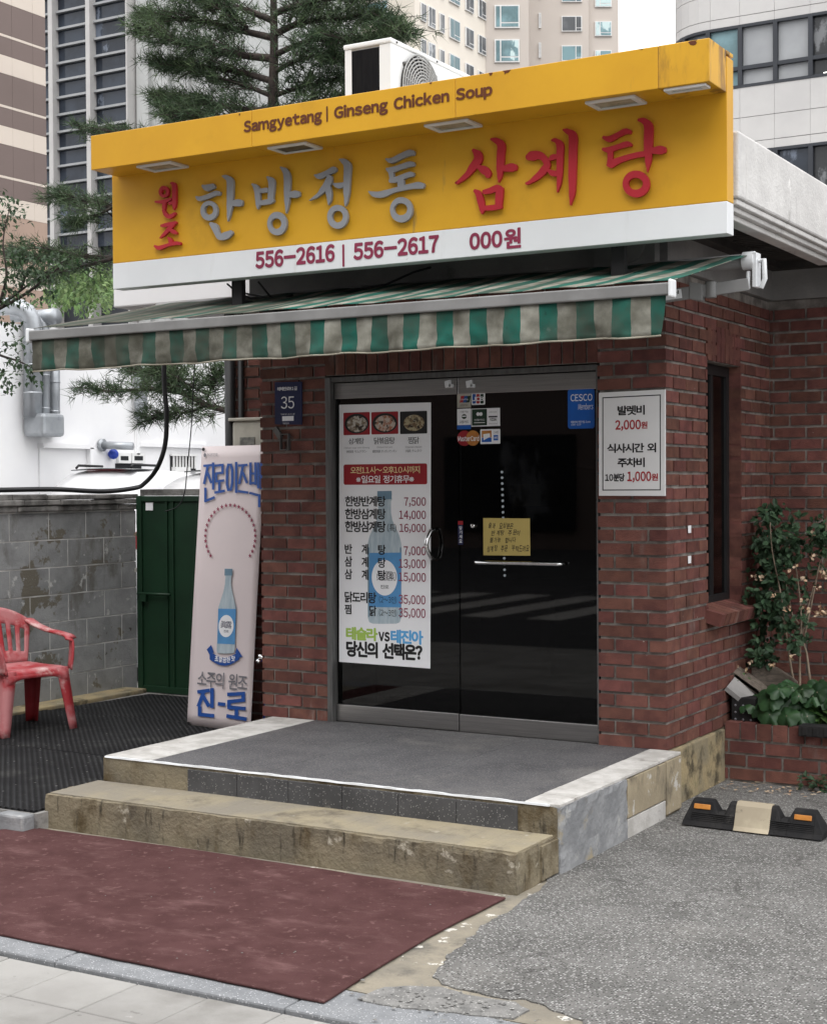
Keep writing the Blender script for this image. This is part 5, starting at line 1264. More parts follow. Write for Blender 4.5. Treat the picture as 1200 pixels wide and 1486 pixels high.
for cx, cy, n in ((1178,775,1),(1176,806,2),(1184,808,1),(1196,838,3),(1165,870,2),(1166,882,2),(1186,890,4),(1192,882,3),(1176,888,2),(1094,836,3),(1108,838,2),(1188,852,2),(1122,864,2),(1140,882,2),(1148,952,2),(1198,890,5),(1195,832,4),(1120,965,2),(1070,965,2),(1078,976,2),(1090,960,2),(1166,840,2),(1150,822,1)):
    g = G()
    for k in range(n*3):
        p = at(cx+rnd.gauss(0,2.2), cy+rnd.gauss(0,2), Y=1.16+rnd.uniform(-.02,.02)); leaflet(g, p, rv3(), rv3(), rnd.uniform(.014,.028), rnd.uniform(.012,.022), .1)
    part('flower', g, m_petal, rose, recalc=False)
# broad-leaved plants
def bigleaf(g, gs, root, tip, face, L):
    """round lobed leaf on a stalk"""
    g2 = smoothpath([root, (root+tip)/2+Vector((0,0,.03)), tip], 4); gs.tube(g2, .004, 5)
    n = face.normalized(); s = n.cross(Vector((0,0,1)))
    s = s.normalized() if s.length > .1 else Vector((1,0,0)); u = s.cross(n)
    K_ = 22; vs = [tip - n*.0]; ring = []
    for rr in (.4, .75, 1.0):
        for i in range(K_):
            a = 2*math.pi*i/K_; notch = 1-.55*math.exp(-((a-math.pi*1.5)/.28)**2)
            q = L*rr*notch*(1+.10*math.sin(a*3+L*90)+.07*(i % 2)*rr)
            vs.append(tip + s*(math.cos(a)*q) + u*(math.sin(a)*q) + n*(.13*L*math.sin(a*4+L*50)*rr*rr - .38*L*rr*rr + .06*L*math.cos(a*11)*rr))
    fs = [(0, 1+i, 1+(i+1)%K_) for i in range(K_)]
    for r_ in range(2):
        for i in range(K_):
            a = 1+r_*K_; fs.append((a+i, a+K_+i, a+K_+(i+1)%K_, a+(i+1)%K_))
    sm = g.smooth; g.smooth = True; g.add(vs, fs); g.smooth = sm
plants = [('butterbur plant with the largest dark round leaves, beside the black crate', [(1112,1012,.085),(1098,1032,.07),(1128,1030,.09),(1085,1022,.05),(1118,1045,.06),(1140,1000,.05)]),
          ('butterbur plant with glossy leaves below the rose stems, middle of the planter', [(1150,1020,.075),(1162,1040,.07),(1142,1042,.06),(1168,1010,.06),(1135,1010,.055),(1155,1005,.05)]),
          ('butterbur plant at the right end of the planter, beside the lighter weeds', [(1178,1015,.06),(1190,1002,.055),(1176,1042,.055),(1204,1010,.06),(1215,1030,.07)])]
for lab, lv in plants:
    p0 = at(lv[0][0], 1045, Y=1.1); p0.z = .30
    t = thing('butterbur_plant', lab, 'plant', p0, 'broad leaved plants in the planter'); g = G(); gs = G()
    for px, py, L in lv:
        for r_ in range(5):
            tip = at(px+rnd.uniform(-11,11), py+rnd.uniform(-9,8)+r_*2-2, Y=.86+rnd.uniform(0,.10)+r_*.06); tip.z = max(tip.z, .335+rnd.uniform(0,.03)); f_ = Vector((rnd.uniform(-.3,.5), -rnd.uniform(.5,1.0), rnd.uniform(.45,1.0)))
            bigleaf(g, gs, p0+Vector((rnd.uniform(-.05,.05), rnd.uniform(-.03,.05), 0)), tip, f_, L*rnd.uniform(.6,1.25))
    part('foliage', g, m_bigleaf, t, recalc=False); part('stalk', gs, m_stem, t)
def weed(name, lab, cx, cy, Y, n, L, spread, mm, z0=None, group=None, cat='weed'):
    b = at(cx, cy, Y=Y)
    if z0 is not None: b.z = z0
    g = G()
    for k in range(n):
        d = Vector((rnd.uniform(-1,1)*spread, rnd.uniform(-1,.4)*spread, rnd.uniform(.25,1))); q = b + d*L*rnd.uniform(.2,.9)
        for j in range(3): leaflet(g, q, d+rv3()*.7, Vector((rv3().x*.4, -.4, .8)), L*.34*rnd.uniform(.7,1.2), L*.15, .4)
    return single(name, g, mm, lab, cat, b, group, recalc=False)
weed('weed_plant', 'bright green feathery weed at the right edge of the planter', 1192, 1048, 1.0, 70, .16, .6, m_weed)
weed('weed_plant', 'sprig of pale weed growing between broken slab and wall in the planter', 1070, 1005, 1.1, 26, .12, .5, m_weed)
weed('weed_plant', 'low weed growing from the ground at the foot of the planter behind the wheel stop', 1188, 1146, .80, 34, .11, 1.1, m_leaf, z0=.01)
g = G()
for k in range(60):
    p = at(rnd.uniform(1045, 1200), rnd.uniform(1120, 1150), Y=rnd.uniform(.72, .83)); p.z = .0135; p.y = rnd.uniform(.55, .83); leaflet(g, p, Vector((rnd.uniform(-1,1), rnd.uniform(-1,1), .1)), Vector((0,0,1)), rnd.uniform(.015,.04), .012, .05)
single('leaf_litter', g, m_petal, 'dry fallen leaves along the foot of the planter', 'leaf litter', (.6,.7,.013), kind='stuff', recalc=False)

# ------------------------------------------------------------------ wheel stop
A_ = at(989, 1196, Z=.012); B_ = at(1192, 1220, Z=.012)
wx = (B_-A_); wx.z = 0; WL = wx.length; wx.normalize(); wy = Vector((-wx.y, wx.x, 0))
ws_ = thing('wheel_stop', 'black rubber wheel stop with a cream middle band and orange reflectors', 'wheel stop', A_)
def wst(g, u0, u1, hs, grow=0.0, nx=1):
    """stretch of the stop: trapezoid section between u0 and u1, heights hs at both ends"""
    def sec(u, h):
        k = h/.115; pr = [(-.004-grow, 0), (.012-grow, .02), (.034*k+.012-grow, h-.012), (.034*k+.024, h+grow), (.125-.034*k, h+grow), (.14-.03*k+grow, h-.012), (.15+grow, .02), (.155+grow, 0)]
        return [A_ + wx*u + wy*y + Vector((0,0,z)) for y, z in pr]
    a, b = sec(u0, hs[0]), sec(u1, hs[1]); n = len(a)
    g.add(a+b, [(i, i+1, n+i+1, n+i) for i in range(n-1)] + [(n-1, 0, n, 2*n-1), list(range(n-1,-1,-1)), list(range(n,2*n))])
g = G(); H1, H2 = .125, .072
for u0, u1, a, b in ((0,.045,.03,H1),(.0451,.155,H1,H1),(.1551,.185,H1,H2),(.1851,.225,H2,H2),(.2251,.25,H2,H1),(.2501,.50,H1,H1),(.5001,.525,H1,H2),(.5251,.565,H2,H2),(.5651,.595,H2,H1),(.5951,.705,H1,H1),(.7051,.755,H1,.03)):
    wst(g, u0*WL/.755, u1*WL/.755, (a, b))
for k in range(6): z = .018+k*.0085; g.obox(A_+wx*(WL*.5)+wy*(.010+z*.30)+Vector((0,0,z)), wx*(WL*.44), wy*.005, Vector((0,0,.0018)))
part('body', g, m_blackplastic, ws_, bevel=.003)
g = G(); wst(g, .285*WL/.755, .475*WL/.755, (H1, H1), .006); part('band', g, m_wheelband, ws_, bevel=.003)
for u in (.10, .645):
    c = A_ + wx*(u*WL/.755) + wy*.0365 + Vector((0,0,.090)); sl = Vector((0,0,1))*.95 + wy*.31
    g = G(); g.obox(c, wx*.042, sl.normalized()*.0125, sl.cross(wx).normalized()*.004); part('reflector', g, m_orange, ws_, bevel=.003)

# ------------------------------------------------------------------ air conditioner on the roof
ac = thing('air_conditioner', 'white outdoor air conditioner unit with round fan grille on the roof behind the sign', 'air conditioner', (-2.2, 1.0, 3.145))
y0 = .60; xa, xb = at(500, 66, Y=y0).x, at(567, 54, Y=y0).x; zt = at(567, 54, Y=y0).z; y1 = at(692, 112, X=xb).y
g = G(); t_ = .02; g.box(xa, y0+.012, 3.24, xb, y1, zt-.03); g.box(xa, y0, 3.24, xa+.05, y0+.012, zt-.03); g.box(xb-.085, y0, 3.24, xb, y0+.012, zt-.03); part('casing', g, m_acwhite, ac, bevel=.006)
g = G(); g.box(xa-.006, y0-.008, zt-.03, xb+.006, y1+.006, zt); part('lid', g, m_acwhite, ac, bevel=.008)
g = G(); g.box(xa+.051, y0+.003, 3.26, xb-.086, y0+.0115, zt-.045); part('coil', g, m_coil, ac)
fc = at(612, 135, X=xb+.02); fr_ = fc.z - 0; top = at(613, 82, X=xb+.02).z; Rr = top-fc.z
fan = G()
for k in range(11): r0 = Rr*(k+1)/11; fan.tube([fc+Vector((.02*(1-(r0/Rr)**2), r0*math.cos(a*math.pi/24), r0*math.sin(a*math.pi/24))) for a in range(49)], .006, 5, cap=False)
for k in range(24): a = k*math.pi/12; fan.tube([fc+Vector((.02*(1-s*s), Rr*s*math.cos(a), Rr*s*math.sin(a))) for s in (.1,.4,.7,1)], .004, 4)
part('fan_grille', fan, m_acgrille, ac)
g = G(); g.lathe([(Rr*.98,-.018),(Rr*.98,-.016),(.03,-.014)], fc, 40, (1,0,0)); part('fan_recess', g, m_coil, ac)
g = G()
for zz in (fc.z+Rr*.62,):
    for yy in (fc.y-Rr*.82, fc.y+Rr*.82): g.lathe([(.012,0),(.012,.02)], (xb, yy, zz), 8, (1,0,0))
for yy in (y0+.06, (y0+y1)/2, y1-.06): g.lathe([(.007,0),(.007,.006)], (xb+.006, yy, zt-.018), 8, (1,0,0))
part('screw', g, m_steeldark, ac)
g = G()
for yy in (y0+.1, y1-.15): g.box(xa, yy, 3.141, xb, yy+.06, 3.239)
part('foot', g, m_steeldark, ac)

# ------------------------------------------------------------------ trees
def needles(g, p, d, n, L, w):
    d = d.normalized()
    for k in range(n):
        a = (d*rnd.uniform(.25,1.0) + rv3()*.85).normalized(); s = a.cross(rv3()).normalized()*w; l = L*rnd.uniform(.7,1.15); q = p + rv3()*.03 - d*rnd.uniform(0,.06)
        g.add([q-s, q+s, q+a*l+Vector((0,0,-.12*l))], [(0,1,2)])
def pine(name, label, base, trunk, branches, Y, tuft=13, L=.15, w=.0046, dens=1.75, extra=()):
    t = thing(name, label, 'tree', base); g = G()
    tp = [base] + [at(px, py, Y=Y) for px, py in trunk]; n = len(tp); g.tube(smoothpath(tp, 4), [.11*(1-.75*i/((n-1)*4)) for i in range((n-1)*4+1)], 10); part('trunk', g, m_bark, t)
    gb, gn = G(), G()
    for br, th, sp in branches:
        dy = rnd.uniform(-.5,.5)
        pts = smoothpath([at(px, py, Y=Y+dy*i/max(1, len(br)-1)) for i, (px, py) in enumerate(br)], 6); k = len(pts)
        gb.tube(pts, [max(.006, th*(1-.8*i/k)) for i in range(k)], 6)
        for i in range(k):
            f_ = i/(k-1)
            if f_ < .18: continue
            for q in range(max(1, int(sp*dens*(.5+.8*f_)))):
                o_ = Vector((rnd.gauss(0,.13), rnd.gauss(0,.22), rnd.gauss(.02,.08)))*(1.15-.6*f_); c = pts[i]+o_
                tan = (pts[min(i+1,k-1)]-pts[max(i-1,0)]).normalized()
                dd = tan*rnd.uniform(.3,1) + o_.normalized()*.6 + Vector((0,0,.35))
                if o_.length > .05: gb.tube([pts[i]-tan*.05, c], [.006,.003], 4, cap=False)
                needles(gn, c, dd, tuft, L, w)
    part('branch', gb, m_bark, t); part('foliage', gn, m_needle, t, recalc=False)
    return t
BR = [([(396,30),(350,12),(300,2),(250,-8)],.04,5),([(396,55),(340,42),(290,30),(240,28),(215,22)],.04,6),([(397,85),(350,80),(300,70),(250,60),(205,38)],.045,7),([(396,118),(350,105),(300,98),(255,95),(225,90)],.04,6),
      ([(396,140),(350,122),(310,112),(262,90)],.03,4),([(395,160),(350,158),(300,150),(260,148),(230,140)],.035,7),([(300,150),(270,160),(245,168)],.02,6),([(395,172),(350,172),(300,172),(250,165)],.03,5),
      ([(397,20),(440,5),(500,-5),(540,-10)],.04,5),([(398,50),(440,32),(490,28),(540,22),(575,40)],.04,6),([(398,80),(440,62),(480,55),(520,60),(555,55)],.035,6),([(398,105),(430,88),(470,80),(500,90)],.03,5),([(396,140),(430,128),(465,120),(495,112)],.03,4),
      ([(396,160),(430,158),(470,150),(500,140)],.03,5),([(420,30),(430,10),(455,-15)],.02,5),([(360,40),(330,20),(290,-15)],.02,5),([(540,25),(570,35),(588,48)],.015,5),
      ([(380,235),(300,215),(220,200),(165,192),(115,187)],.04,4),([(380,330),(260,305),(165,300),(110,288),(80,283)],.045,5),([(165,300),(130,318),(105,322)],.02,4),
      ([(385,430),(260,390),(165,375),(90,372),(30,378)],.05,5),([(165,375),(100,392),(50,405)],.025,5),([(120,372),(60,360),(15,365)],.02,4),
      ([(390,615),(345,600),(300,588),(262,570),(215,565),(160,568),(130,562)],.045,3),([(300,588),(275,598),(240,600),(215,612)],.02,4),([(262,570),(225,545),(190,535)],.02,5),([(280,575),(260,550),(225,530)],.02,5),([(300,580),(310,555),(320,535)],.015,5),([(262,570),(250,545),(250,522)],.015,4)]
pine('pine_tree', 'dark spreading pine tree behind the restaurant, its branches reaching left of the sign', Vector((-6.72,6.0,-.05)), [(392,560),(394,330),(396,170),(398,60),(396,-60)], BR, 6.0)
# dark leafy tree at the left edge
def leaftree(name, label, base, trunk, clusters, Y, mm, L, n, lw=.5, dy=.5, twigs=()):
    t = thing(name, label, 'tree', base); g = G()
    tp = [base] + [at(px, py, Y=Y) for px, py in trunk]; k = len(tp); g.tube(smoothpath(tp, 4), [max(.010, .04*(1-.8*i/((k-1)*4))) for i in range((k-1)*4+1)], 8); part('trunk', g, m_bark, t)
    gb = G()
    for tw in twigs: gb.tube(smoothpath([at(px, py, Y=Y) for px, py in tw], 4), [max(.004, .018*(1-.8*i/((len(tw)-1)*4))) for i in range((len(tw)-1)*4+1)], 5)
    gl = G()
    for cx, cy, sx, sy, m_ in clusters:
        for q in range(int(m_*n)):
            px, py = cx+rnd.gauss(0, sx), cy+rnd.gauss(0, sy); p = at(px, py, Y=Y+rnd.gauss(0, dy))
            for j in range(4): leaflet(gl, p+rv3()*L*.6, rv3()+Vector((0,0,-.2)), Vector((rv3().x*.6,-.3,1)), L*rnd.uniform(.7,1.2), L*lw, .3, seg=1)
    if twigs: part('branch', gb, m_bark, t)
    part('foliage', gl, mm, t, recalc=False); return t
leaftree('maple_tree', 'dark leafy tree at the left edge in front of the white building', Vector((-9.1,3.0,.05)), [(-90,620),(-60,500),(-20,460),(40,425),(90,385)],
         [(12,300,14,10,16),(5,330,16,9,12),(20,318,10,6,5),(15,385,24,10,22),(50,378,26,9,18),(95,378,22,7,10),(30,402,26,8,20),(8,430,14,12,12),(-5,462,12,14,8),(30,360,16,8,10),(10,500,14,10,14),(25,530,16,10,16),(50,540,8,8,5),(5,545,14,8,10),(70,395,24,9,14),(40,430,16,9,10),(75,420,14,8,6),(58,515,5,6,2),(52,548,6,5,3),(8,555,10,6,6),(10,470,14,8,5)], 3.0, m_maple, .06, 1.3, .55, .22,
         twigs=[[(-20,460),(20,430),(60,400),(95,378)],[(0,440),(10,400),(5,350),(15,300)],[(-30,500),(0,515),(30,525),(58,540)],[(30,422),(40,395),(60,372)]])
leaftree('bush_tree', 'light green bushy tree above the white building, behind the ducts', Vector((-16.5,14.0,.1)), [(120,560),(120,460)], [(112,420,24,14,70),(90,428,15,12,30),(140,425,16,14,40),(120,395,26,8,40),(155,405,8,15,15)], 14.0, m_bush, .13, 2.2, .55, .6)

# ------------------------------------------------------------------ white neighbour building with ducts
XW = -13.0
nb = thing('white_building', 'white stucco neighbouring building with small windows and a shutter behind the block wall', 'building', (XW-3, 15, .2))
ztop = 4.02
g = G(); g.box(XW-9, 2, .1, XW, 40, ztop); part('wall', g, m_bldwhite, nb)
def wbox(x0, y0, x1, y1, d0, d1, g):
    a, b = at(x0, y1, X=XW), at(x1, y0, X=XW); g.box(XW+d0, a.y, a.z, XW+d1, b.y, b.z)
g = G(); wbox(57, 649, 126, 740, .002, .03, g); sh = part('shutter', g, m_bldwhite, nb)
g = G(); wbox(55, 645, 128, 650, .002, .12, g); wbox(124, 650, 128, 740, .002, .12, g); part('shutter_frame', g, m_bldwhite, sh)
g = G(); wbox(168, 673, 205, 740, .002, .01, g); part('doorway', g, m_paneD, nb)
for x0, x1 in ((169,187),(189,208)):
    g = G(); wbox(x0, 658, x1, 672, .0105, .05, g); wn = part('window', g, m_white, nb); g = G(); wbox(x0+3, 662, x1-4, 668, .051, .056, g); part('pane', g, m_paneD, wn)
g = G(); wbox(247, 661, 283, 686, .002, .02, g); wn = part('window', g, m_paneD, nb)
g = G()
for k in range(8): x = 249+k*4.4; wbox(x, 661, x+1.3, 680, .03, .05, g)
wbox(246, 659, 284, 661.5, .021, .06, g); wbox(248, 678, 270, 689, .021, .10, g); part('window_bars', g, m_white, wn)
g = G(); wbox(200, 645, 300, 648, .002, .06, g); wbox(196, 560, 199, 660, .002, .05, g); part('ledge', g, m_bldwhite, nb)
def duct(label, px, y0, y1, r, elbow, grp='ducts on the white building'):
    c0, c1 = at(px, y1, X=XW+r+.03), at(px, y0, X=XW+r+.03); g = G()
    pts = [c0, c1]
    if elbow: pts = [c0, c1-Vector((0,0,.05))] + [c1 + Vector((-r*2.2*(1-math.cos(a)), -r*1.2*(1-math.cos(a)), r*2.0*math.sin(a))) for a in (.3,.7,1.1,1.5)] + [c1 + Vector((-r*6, -r*2.5, r*1.9))]
    g.tube(pts, r, 16)
    for z in (.25, .55, .8): q = c0.lerp(c1, z); g.tube([q, q+Vector((0,0,.03))], r*1.06, 16)
    return single('vent_duct', g, m_galv, label, 'duct', c0, grp)
duct('fat galvanised duct with elbow, leftmost on the white building, ending in a square box', 48, 470, 606, .128, True)
duct('thinner galvanised duct with a red-banded elbow, next to the fat duct', 65, 474, 634, .075, True)
duct('straight square-cut galvanised duct, right of the two elbowed ducts', 80, 492, 634, .075, False)
g = G(); wbox(32, 602, 64, 634, .02, .42, g); single('vent_box', g, m_galv, 'square galvanised metal vent box at the foot of the fat duct', 'vent box', at(48, 620, X=XW), bevel=.05)
c = at(75, 460, X=XW+.2); g = G(); g.tube([c+Vector((-.3,-.0,-.0)), c+Vector((.1,.0,0))], .12, 18); single('exhaust_pipe', g, m_galv, 'round end of a galvanised pipe sticking out over the white building roof', 'pipe', c)
duct('short galvanised pipe on the white wall beside the pine branch', 205, 518, 608, .10, False)
c = at(148, 646, X=XW+.02); g = G(); g.tube([c, c+Vector((.45,.2,-.02))], .06, 12); g.lathe([(.1,0),(.1,.03)], c, 12, (1,0,0)); single('security_camera', g, m_galv, 'small round security camera on the white wall above the shutter', 'camera', c)
c = at(165, 659, X=XW+.08); g = G(); g.lathe([(.0,-.08),(.05,-.065),(.08,-.02),(.08,.02),(.05,.065),(0,.08)], c, 14); single('siren_lamp', g, m_plasticblue, 'round blue siren lamp on the white wall beside the small windows', 'lamp', c)

# cars seen over the block wall
def car(label, xc, yr, roofz, body, top_mat, rack):
    x1 = 0.0; yc = 0.0; z0 = .2
    T = lambda g: setattr(g, 'v', [Vector((xc-p.y, yr-p.x, p.z)) for p in g.v]) or g     # rear towards the yard
    t = thing('parked_car', label, 'car', (xc, yr+2.1, z0), 'cars parked behind the block wall')
    def prof(u):           # side view, u from rear (0) to front (1): roof or bonnet height
        P_ = [(0,.95),(.03,1.08),(.06,1.15),(.13,1.52),(.2,roofz-z0-.02),(.32,roofz-z0),(.45,roofz-z0-.03),(.56,roofz-z0-.14),(.70,1.05),(.85,.98),(.96,.86),(1,.6)]
        for i in range(len(P_)-1):
            if P_[i][0] <= u <= P_[i+1][0]: f_ = (u-P_[i][0])/(P_[i+1][0]-P_[i][0]); return P_[i][1]+(P_[i+1][1]-P_[i][1])*f_
    g = G(); NU_, K_ = 44, 11
    rows = []
    for i in range(NU_+1):
        u = i/NU_; h = prof(u); hw = .9*(1-.10*max(0, (u-.85)/.15)**2-.05*max(0, (.06-u)/.06)); row = []
        belt = min(h-.02, 1.02)
        for (y, z) in ((-hw,.28),(-hw*1.0,.6),(-hw*.985,belt),(-hw*.90,belt+(h-belt)*.55),(-hw*.76,belt+(h-belt)*.93),(-hw*.45,h),(0,h+.012),(hw*.45,h),(hw*.76,belt+(h-belt)*.93),(hw*.90,belt+(h-belt)*.55),(hw*.985,belt),(hw,.6),(hw,.28)):
            row.append(Vector((x1-4.3*u, yc+y, z0+z)))
        rows.append(row)
    w = len(rows[0]); g.smooth = True
    g.add([p for r_ in rows for p in r_], [(i*w+j, i*w+j+1, (i+1)*w+j+1, (i+1)*w+j) for i in range(NU_) for j in range(w-1)] + [list(range(w)), list(range(NU_*w+w-1, NU_*w-1, -1)), ] + [(i*w+w-1, i*w, (i+1)*w, (i+1)*w+w-1) for i in range(NU_)])
    part('body', T(g), body, t)
    g = G(); g.grid(lambda u, v: (x1-.27-.32*v, yc+(-.66+.08*v)*(1-2*u), z0+1.02+(roofz-z0-1.02-.33)*v-.0), 8, 4, (.03,0,.012)); part('rear_window', T(g), m_carglass, t)
    if rack is not None: g = G(); g.grid(lambda u, v: (x1-.75-.5*v, yc+.55*(1-2*u), roofz+.004-.02*(2*u-1)**2), 6, 4, (0,0,.012)); part('sunroof', T(g), m_carglass, t)
    for s in (-1, 1):
        for u in (.19, .80):
            g = G(); g.tube([(x1-4.3*u, yc+s*.72, z0+.31),(x1-4.3*u, yc+s*.91, z0+.31)], .31, 20); part('wheel', T(g), m_tyre, t)
        g = G(); g.box(x1-.12, yc+s*.62-.14, z0+.82, x1+.005, yc+s*.62+.14, z0+1.0); part('tail_light', T(g), m_carred, t)
    if rack:
        g = G(); 
        for s in (-1, 1): g.tube([(x1-.8, yc+s*.5, roofz+.02),(x1-.85, yc+s*.5, roofz+.06),(x1-1.35, yc+s*.5, roofz+.05)], .018, 8)
        part('roof_rail', T(g), m_black, t)
        g = G(); g.grid(lambda u, v: (x1-.85-.28*v, yc+.34*(1-2*u), roofz-.012+.010*v), 6, 3, (.01,0,.01)); part('red_panel', T(g), m_carred, t)
    return t
car('white car with roof rails and a red patch seen above the block wall', at(92,690,Y=8.0).x, 8.0, 1.93, m_carwhite, m_carwhite, True)
car('pale car with a dark sunroof seen above the green gate', at(262,690,Y=5.2).x, 5.2, 1.86, m_carwhite, m_carglass, False)

# ------------------------------------------------------------------ buildings behind
# striped tower, far left
XS = -45.0
tb = thing('striped_tower', 'tower clad in brown and cream stripes at the far left', 'building', (XS-8, 36, -.1))
yR = at(68, 200, X=XS).y; g = G(); g.box(XS-16, 22, -.1, XS-.05, yR-.05, 48); part('core', g, m_brownA, tb)
zz = [at(18, y/3.0, X=XS).z for y in (-600,-515,-300,-212,30-100+ -5,30,235,320,540,620,850,925)]
def band(y0, y1, mm, nm):
    a, b = at(18, y1/3.0, X=XS).z, at(18, y0/3.0, X=XS).z; g = G(); y = 22.0
    while y < yR-.01:
        y2 = min(yR, y+1.25); g.box(XS-.05, y+.006, a+.006, XS, y2-.006, b-.006); y += 1.25
    part(nm, g, mm, tb)
for k in range(-3, 6):
    o_ = k*306
    if k < 3: band(o_-55, o_+25, m_creamA, 'cream_band'); band(o_+25, o_+160, m_brownA, 'brown_band'); band(o_+160, o_+172, m_creamA, 'groove_line'); band(o_+172, o_+251, m_brownA, 'brown_band')
    else: band(o_-55, o_+25, m_creamA, 'cream_band'); band(o_+25, o_+251, m_peach, 'brown_band')
# grey glass tower with fluted concrete flank
YG = 75.0
tg = thing('glass_tower', 'grey office tower with gridded dark windows and a fluted concrete flank', 'building', (-66, YG+8, -.1))
xg0, xg1, xg2 = at(69, 200, Y=YG).x, at(189.5, 200, Y=YG).x, at(300, 120, Y=YG).x
g = G(); g.box(xg0-30, YG+.6, -.1, xg1, YG+18, 60); part('core', g, m_mulldark, tg)
rowz = [at(110, (y)/3.0, Y=YG).z for y in [ -42+k*75.4 for k in range(-1, 16)]]
colx = [at(x/3.0, 200, Y=YG).x for x in (205, 230, 248, 388, 402, 420, 566, 572)]
g = G()
for a, b in ((colx[1], colx[2]), (colx[3]+.1, colx[5]-.2), (colx[6], colx[7])): g.box(a, YG-.35, -.1, b, YG+.59, 60)
part('pier', g, m_granA, tg)
for i in range(len(rowz)-1):
    for a, b in ((colx[0]-8, colx[1]), (colx[2], colx[3]+.1), (colx[5]-.2, colx[6])):
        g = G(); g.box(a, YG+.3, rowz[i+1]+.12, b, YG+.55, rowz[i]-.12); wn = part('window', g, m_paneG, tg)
        g = G(); g.box(a+.02, YG+.02, rowz[i]-.09, b-.02, YG+.56, rowz[i]+.07); part('transom', g, m_mullion, wn)
g = G(); x = xg1+.25
while x < xg2+1:
    g.box(x, YG+.4, -.1, x+1.05, YG+16, 60); g.box(x+1.05, YG+.75, -.1, x+1.75, YG+16, 60); x += 1.75
part('fluted_flank', g, m_concA, tg)
# cream apartment block
YA = 104.0
c2 = at(704, 50, Y=YA); c1 = at(602, 50, X=c2.x); XA = c2.x
ap = thing('apartment_block', 'cream apartment block with rows of white framed windows', 'building', (XA, YA+5, -.1))
rt = Vector((math.cos(YAW), math.sin(YAW), 0)); bk = Vector((-math.sin(YAW), math.cos(YAW), 0))
SA1 = Sheet((XA, c1.y, 0), (0,1,0), (0,0,1)); SA2 = Sheet((XA, YA, 0), rt, (0,0,1)); SA0 = Sheet((XA, c1.y, 0), (1,0,0), (0,0,1))
ue = SA2.uv(767, 50)[0]; SA3 = Sheet(SA2.p(ue, 0)+bk*6, rt, (0,0,1)); uf = SA3.uv(899, 50)[0]; um = SA3.uv(854, 50)[0]; us = SA3.uv(767, 50)[0]
g = G(); g.prism([(XA, c1.y, -.1), (XA, YA, -.1), Vector((XA, YA, -.1))+bk*30, Vector((XA-50, YA+25, -.1)), (XA-50, c1.y, -.1)], (0,0,75)); part('wall', g, m_apart, ap)
g = G(); b0 = SA2.p(0, -.1); g.prism([b0+rt*.01, SA2.p(ue, -.1), SA2.p(ue, -.1)+bk*20, b0+bk*20+rt*.01], (0,0,75)); g.prism([SA3.p(us-1, -.1), SA3.p(um, -.1), SA3.p(um, -.1)+bk*14, SA3.p(us-1, -.1)+bk*14], (0,0,75)); b1 = SA3.p(um, -.1)+bk*.8; g.prism([b1+rt*.01, SA3.p(uf, -.1)+bk*.8, SA3.p(uf, -.1)+bk*14, b1+bk*13+rt*.01], (0,0,75)); part('wing', g, m_apart2, ap)
def awin(z, sh, x0, y0, x1, y1, split, mm, h=0.0, sill=True):
    u0, v1 = z.uv(x0, y0); u1, v0 = z.uv(x1, y1); _, vb = z.uv(x0, y1); _, vt = z.uv(x1, y0); v0, v1 = (v0+vb)/2, (v1+vt)/2
    g = G(); rect(g, sh, u0, v0, u1, v1, h+.02, h+.14); w_ = part('window', g, m_white, ap)
    g = G(); t = (v1-v0)*.06
    s_ = u0+(u1-u0)*split
    rect(g, sh, u0+t, v0+t, s_-t/2, v1-t, h+.141, h+.16); rect(g, sh, s_+t/2, v0+t+(v1-v0)*.2*sill, u1-t, v1-t, h+.141, h+.16)
    if sill: rect(g, sh, s_+t/2, v0+t, u1-t, v0+(v1-v0)*.2, h+.141, h+.16)
    part('pane', g, mm, w_)
za1 = Zoom(SA1, 560, 0, 6.0); za2 = Zoom(SA2, 480, 0, 2.857); za3 = Zoom(SA3, 480, 0, 2.857); za0 = Zoom(SA0, 480, 0, 2.857)
for k in (-1, 0, 1, 2):
    o_ = k*312
    for x0, y0, x1, y1, mm in ((295,32,341,188,m_paneA2),(360,66,420,245,m_paneA2),(460,122,500,290,m_paneA2),(545,172,634,350,m_paneA),(684,250,754,418,m_paneA2),(796,316,860,476,m_paneA2)):
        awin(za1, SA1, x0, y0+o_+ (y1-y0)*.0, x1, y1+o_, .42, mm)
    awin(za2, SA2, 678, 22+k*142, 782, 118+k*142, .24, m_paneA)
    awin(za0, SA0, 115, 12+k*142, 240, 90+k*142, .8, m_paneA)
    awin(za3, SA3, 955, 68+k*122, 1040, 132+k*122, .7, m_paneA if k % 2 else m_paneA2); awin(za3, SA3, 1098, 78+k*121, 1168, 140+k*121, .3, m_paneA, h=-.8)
    awin(za3, SA3, 860, 55+k*123, 871, 118+k*123, .5, m_paneA2, sill=False)
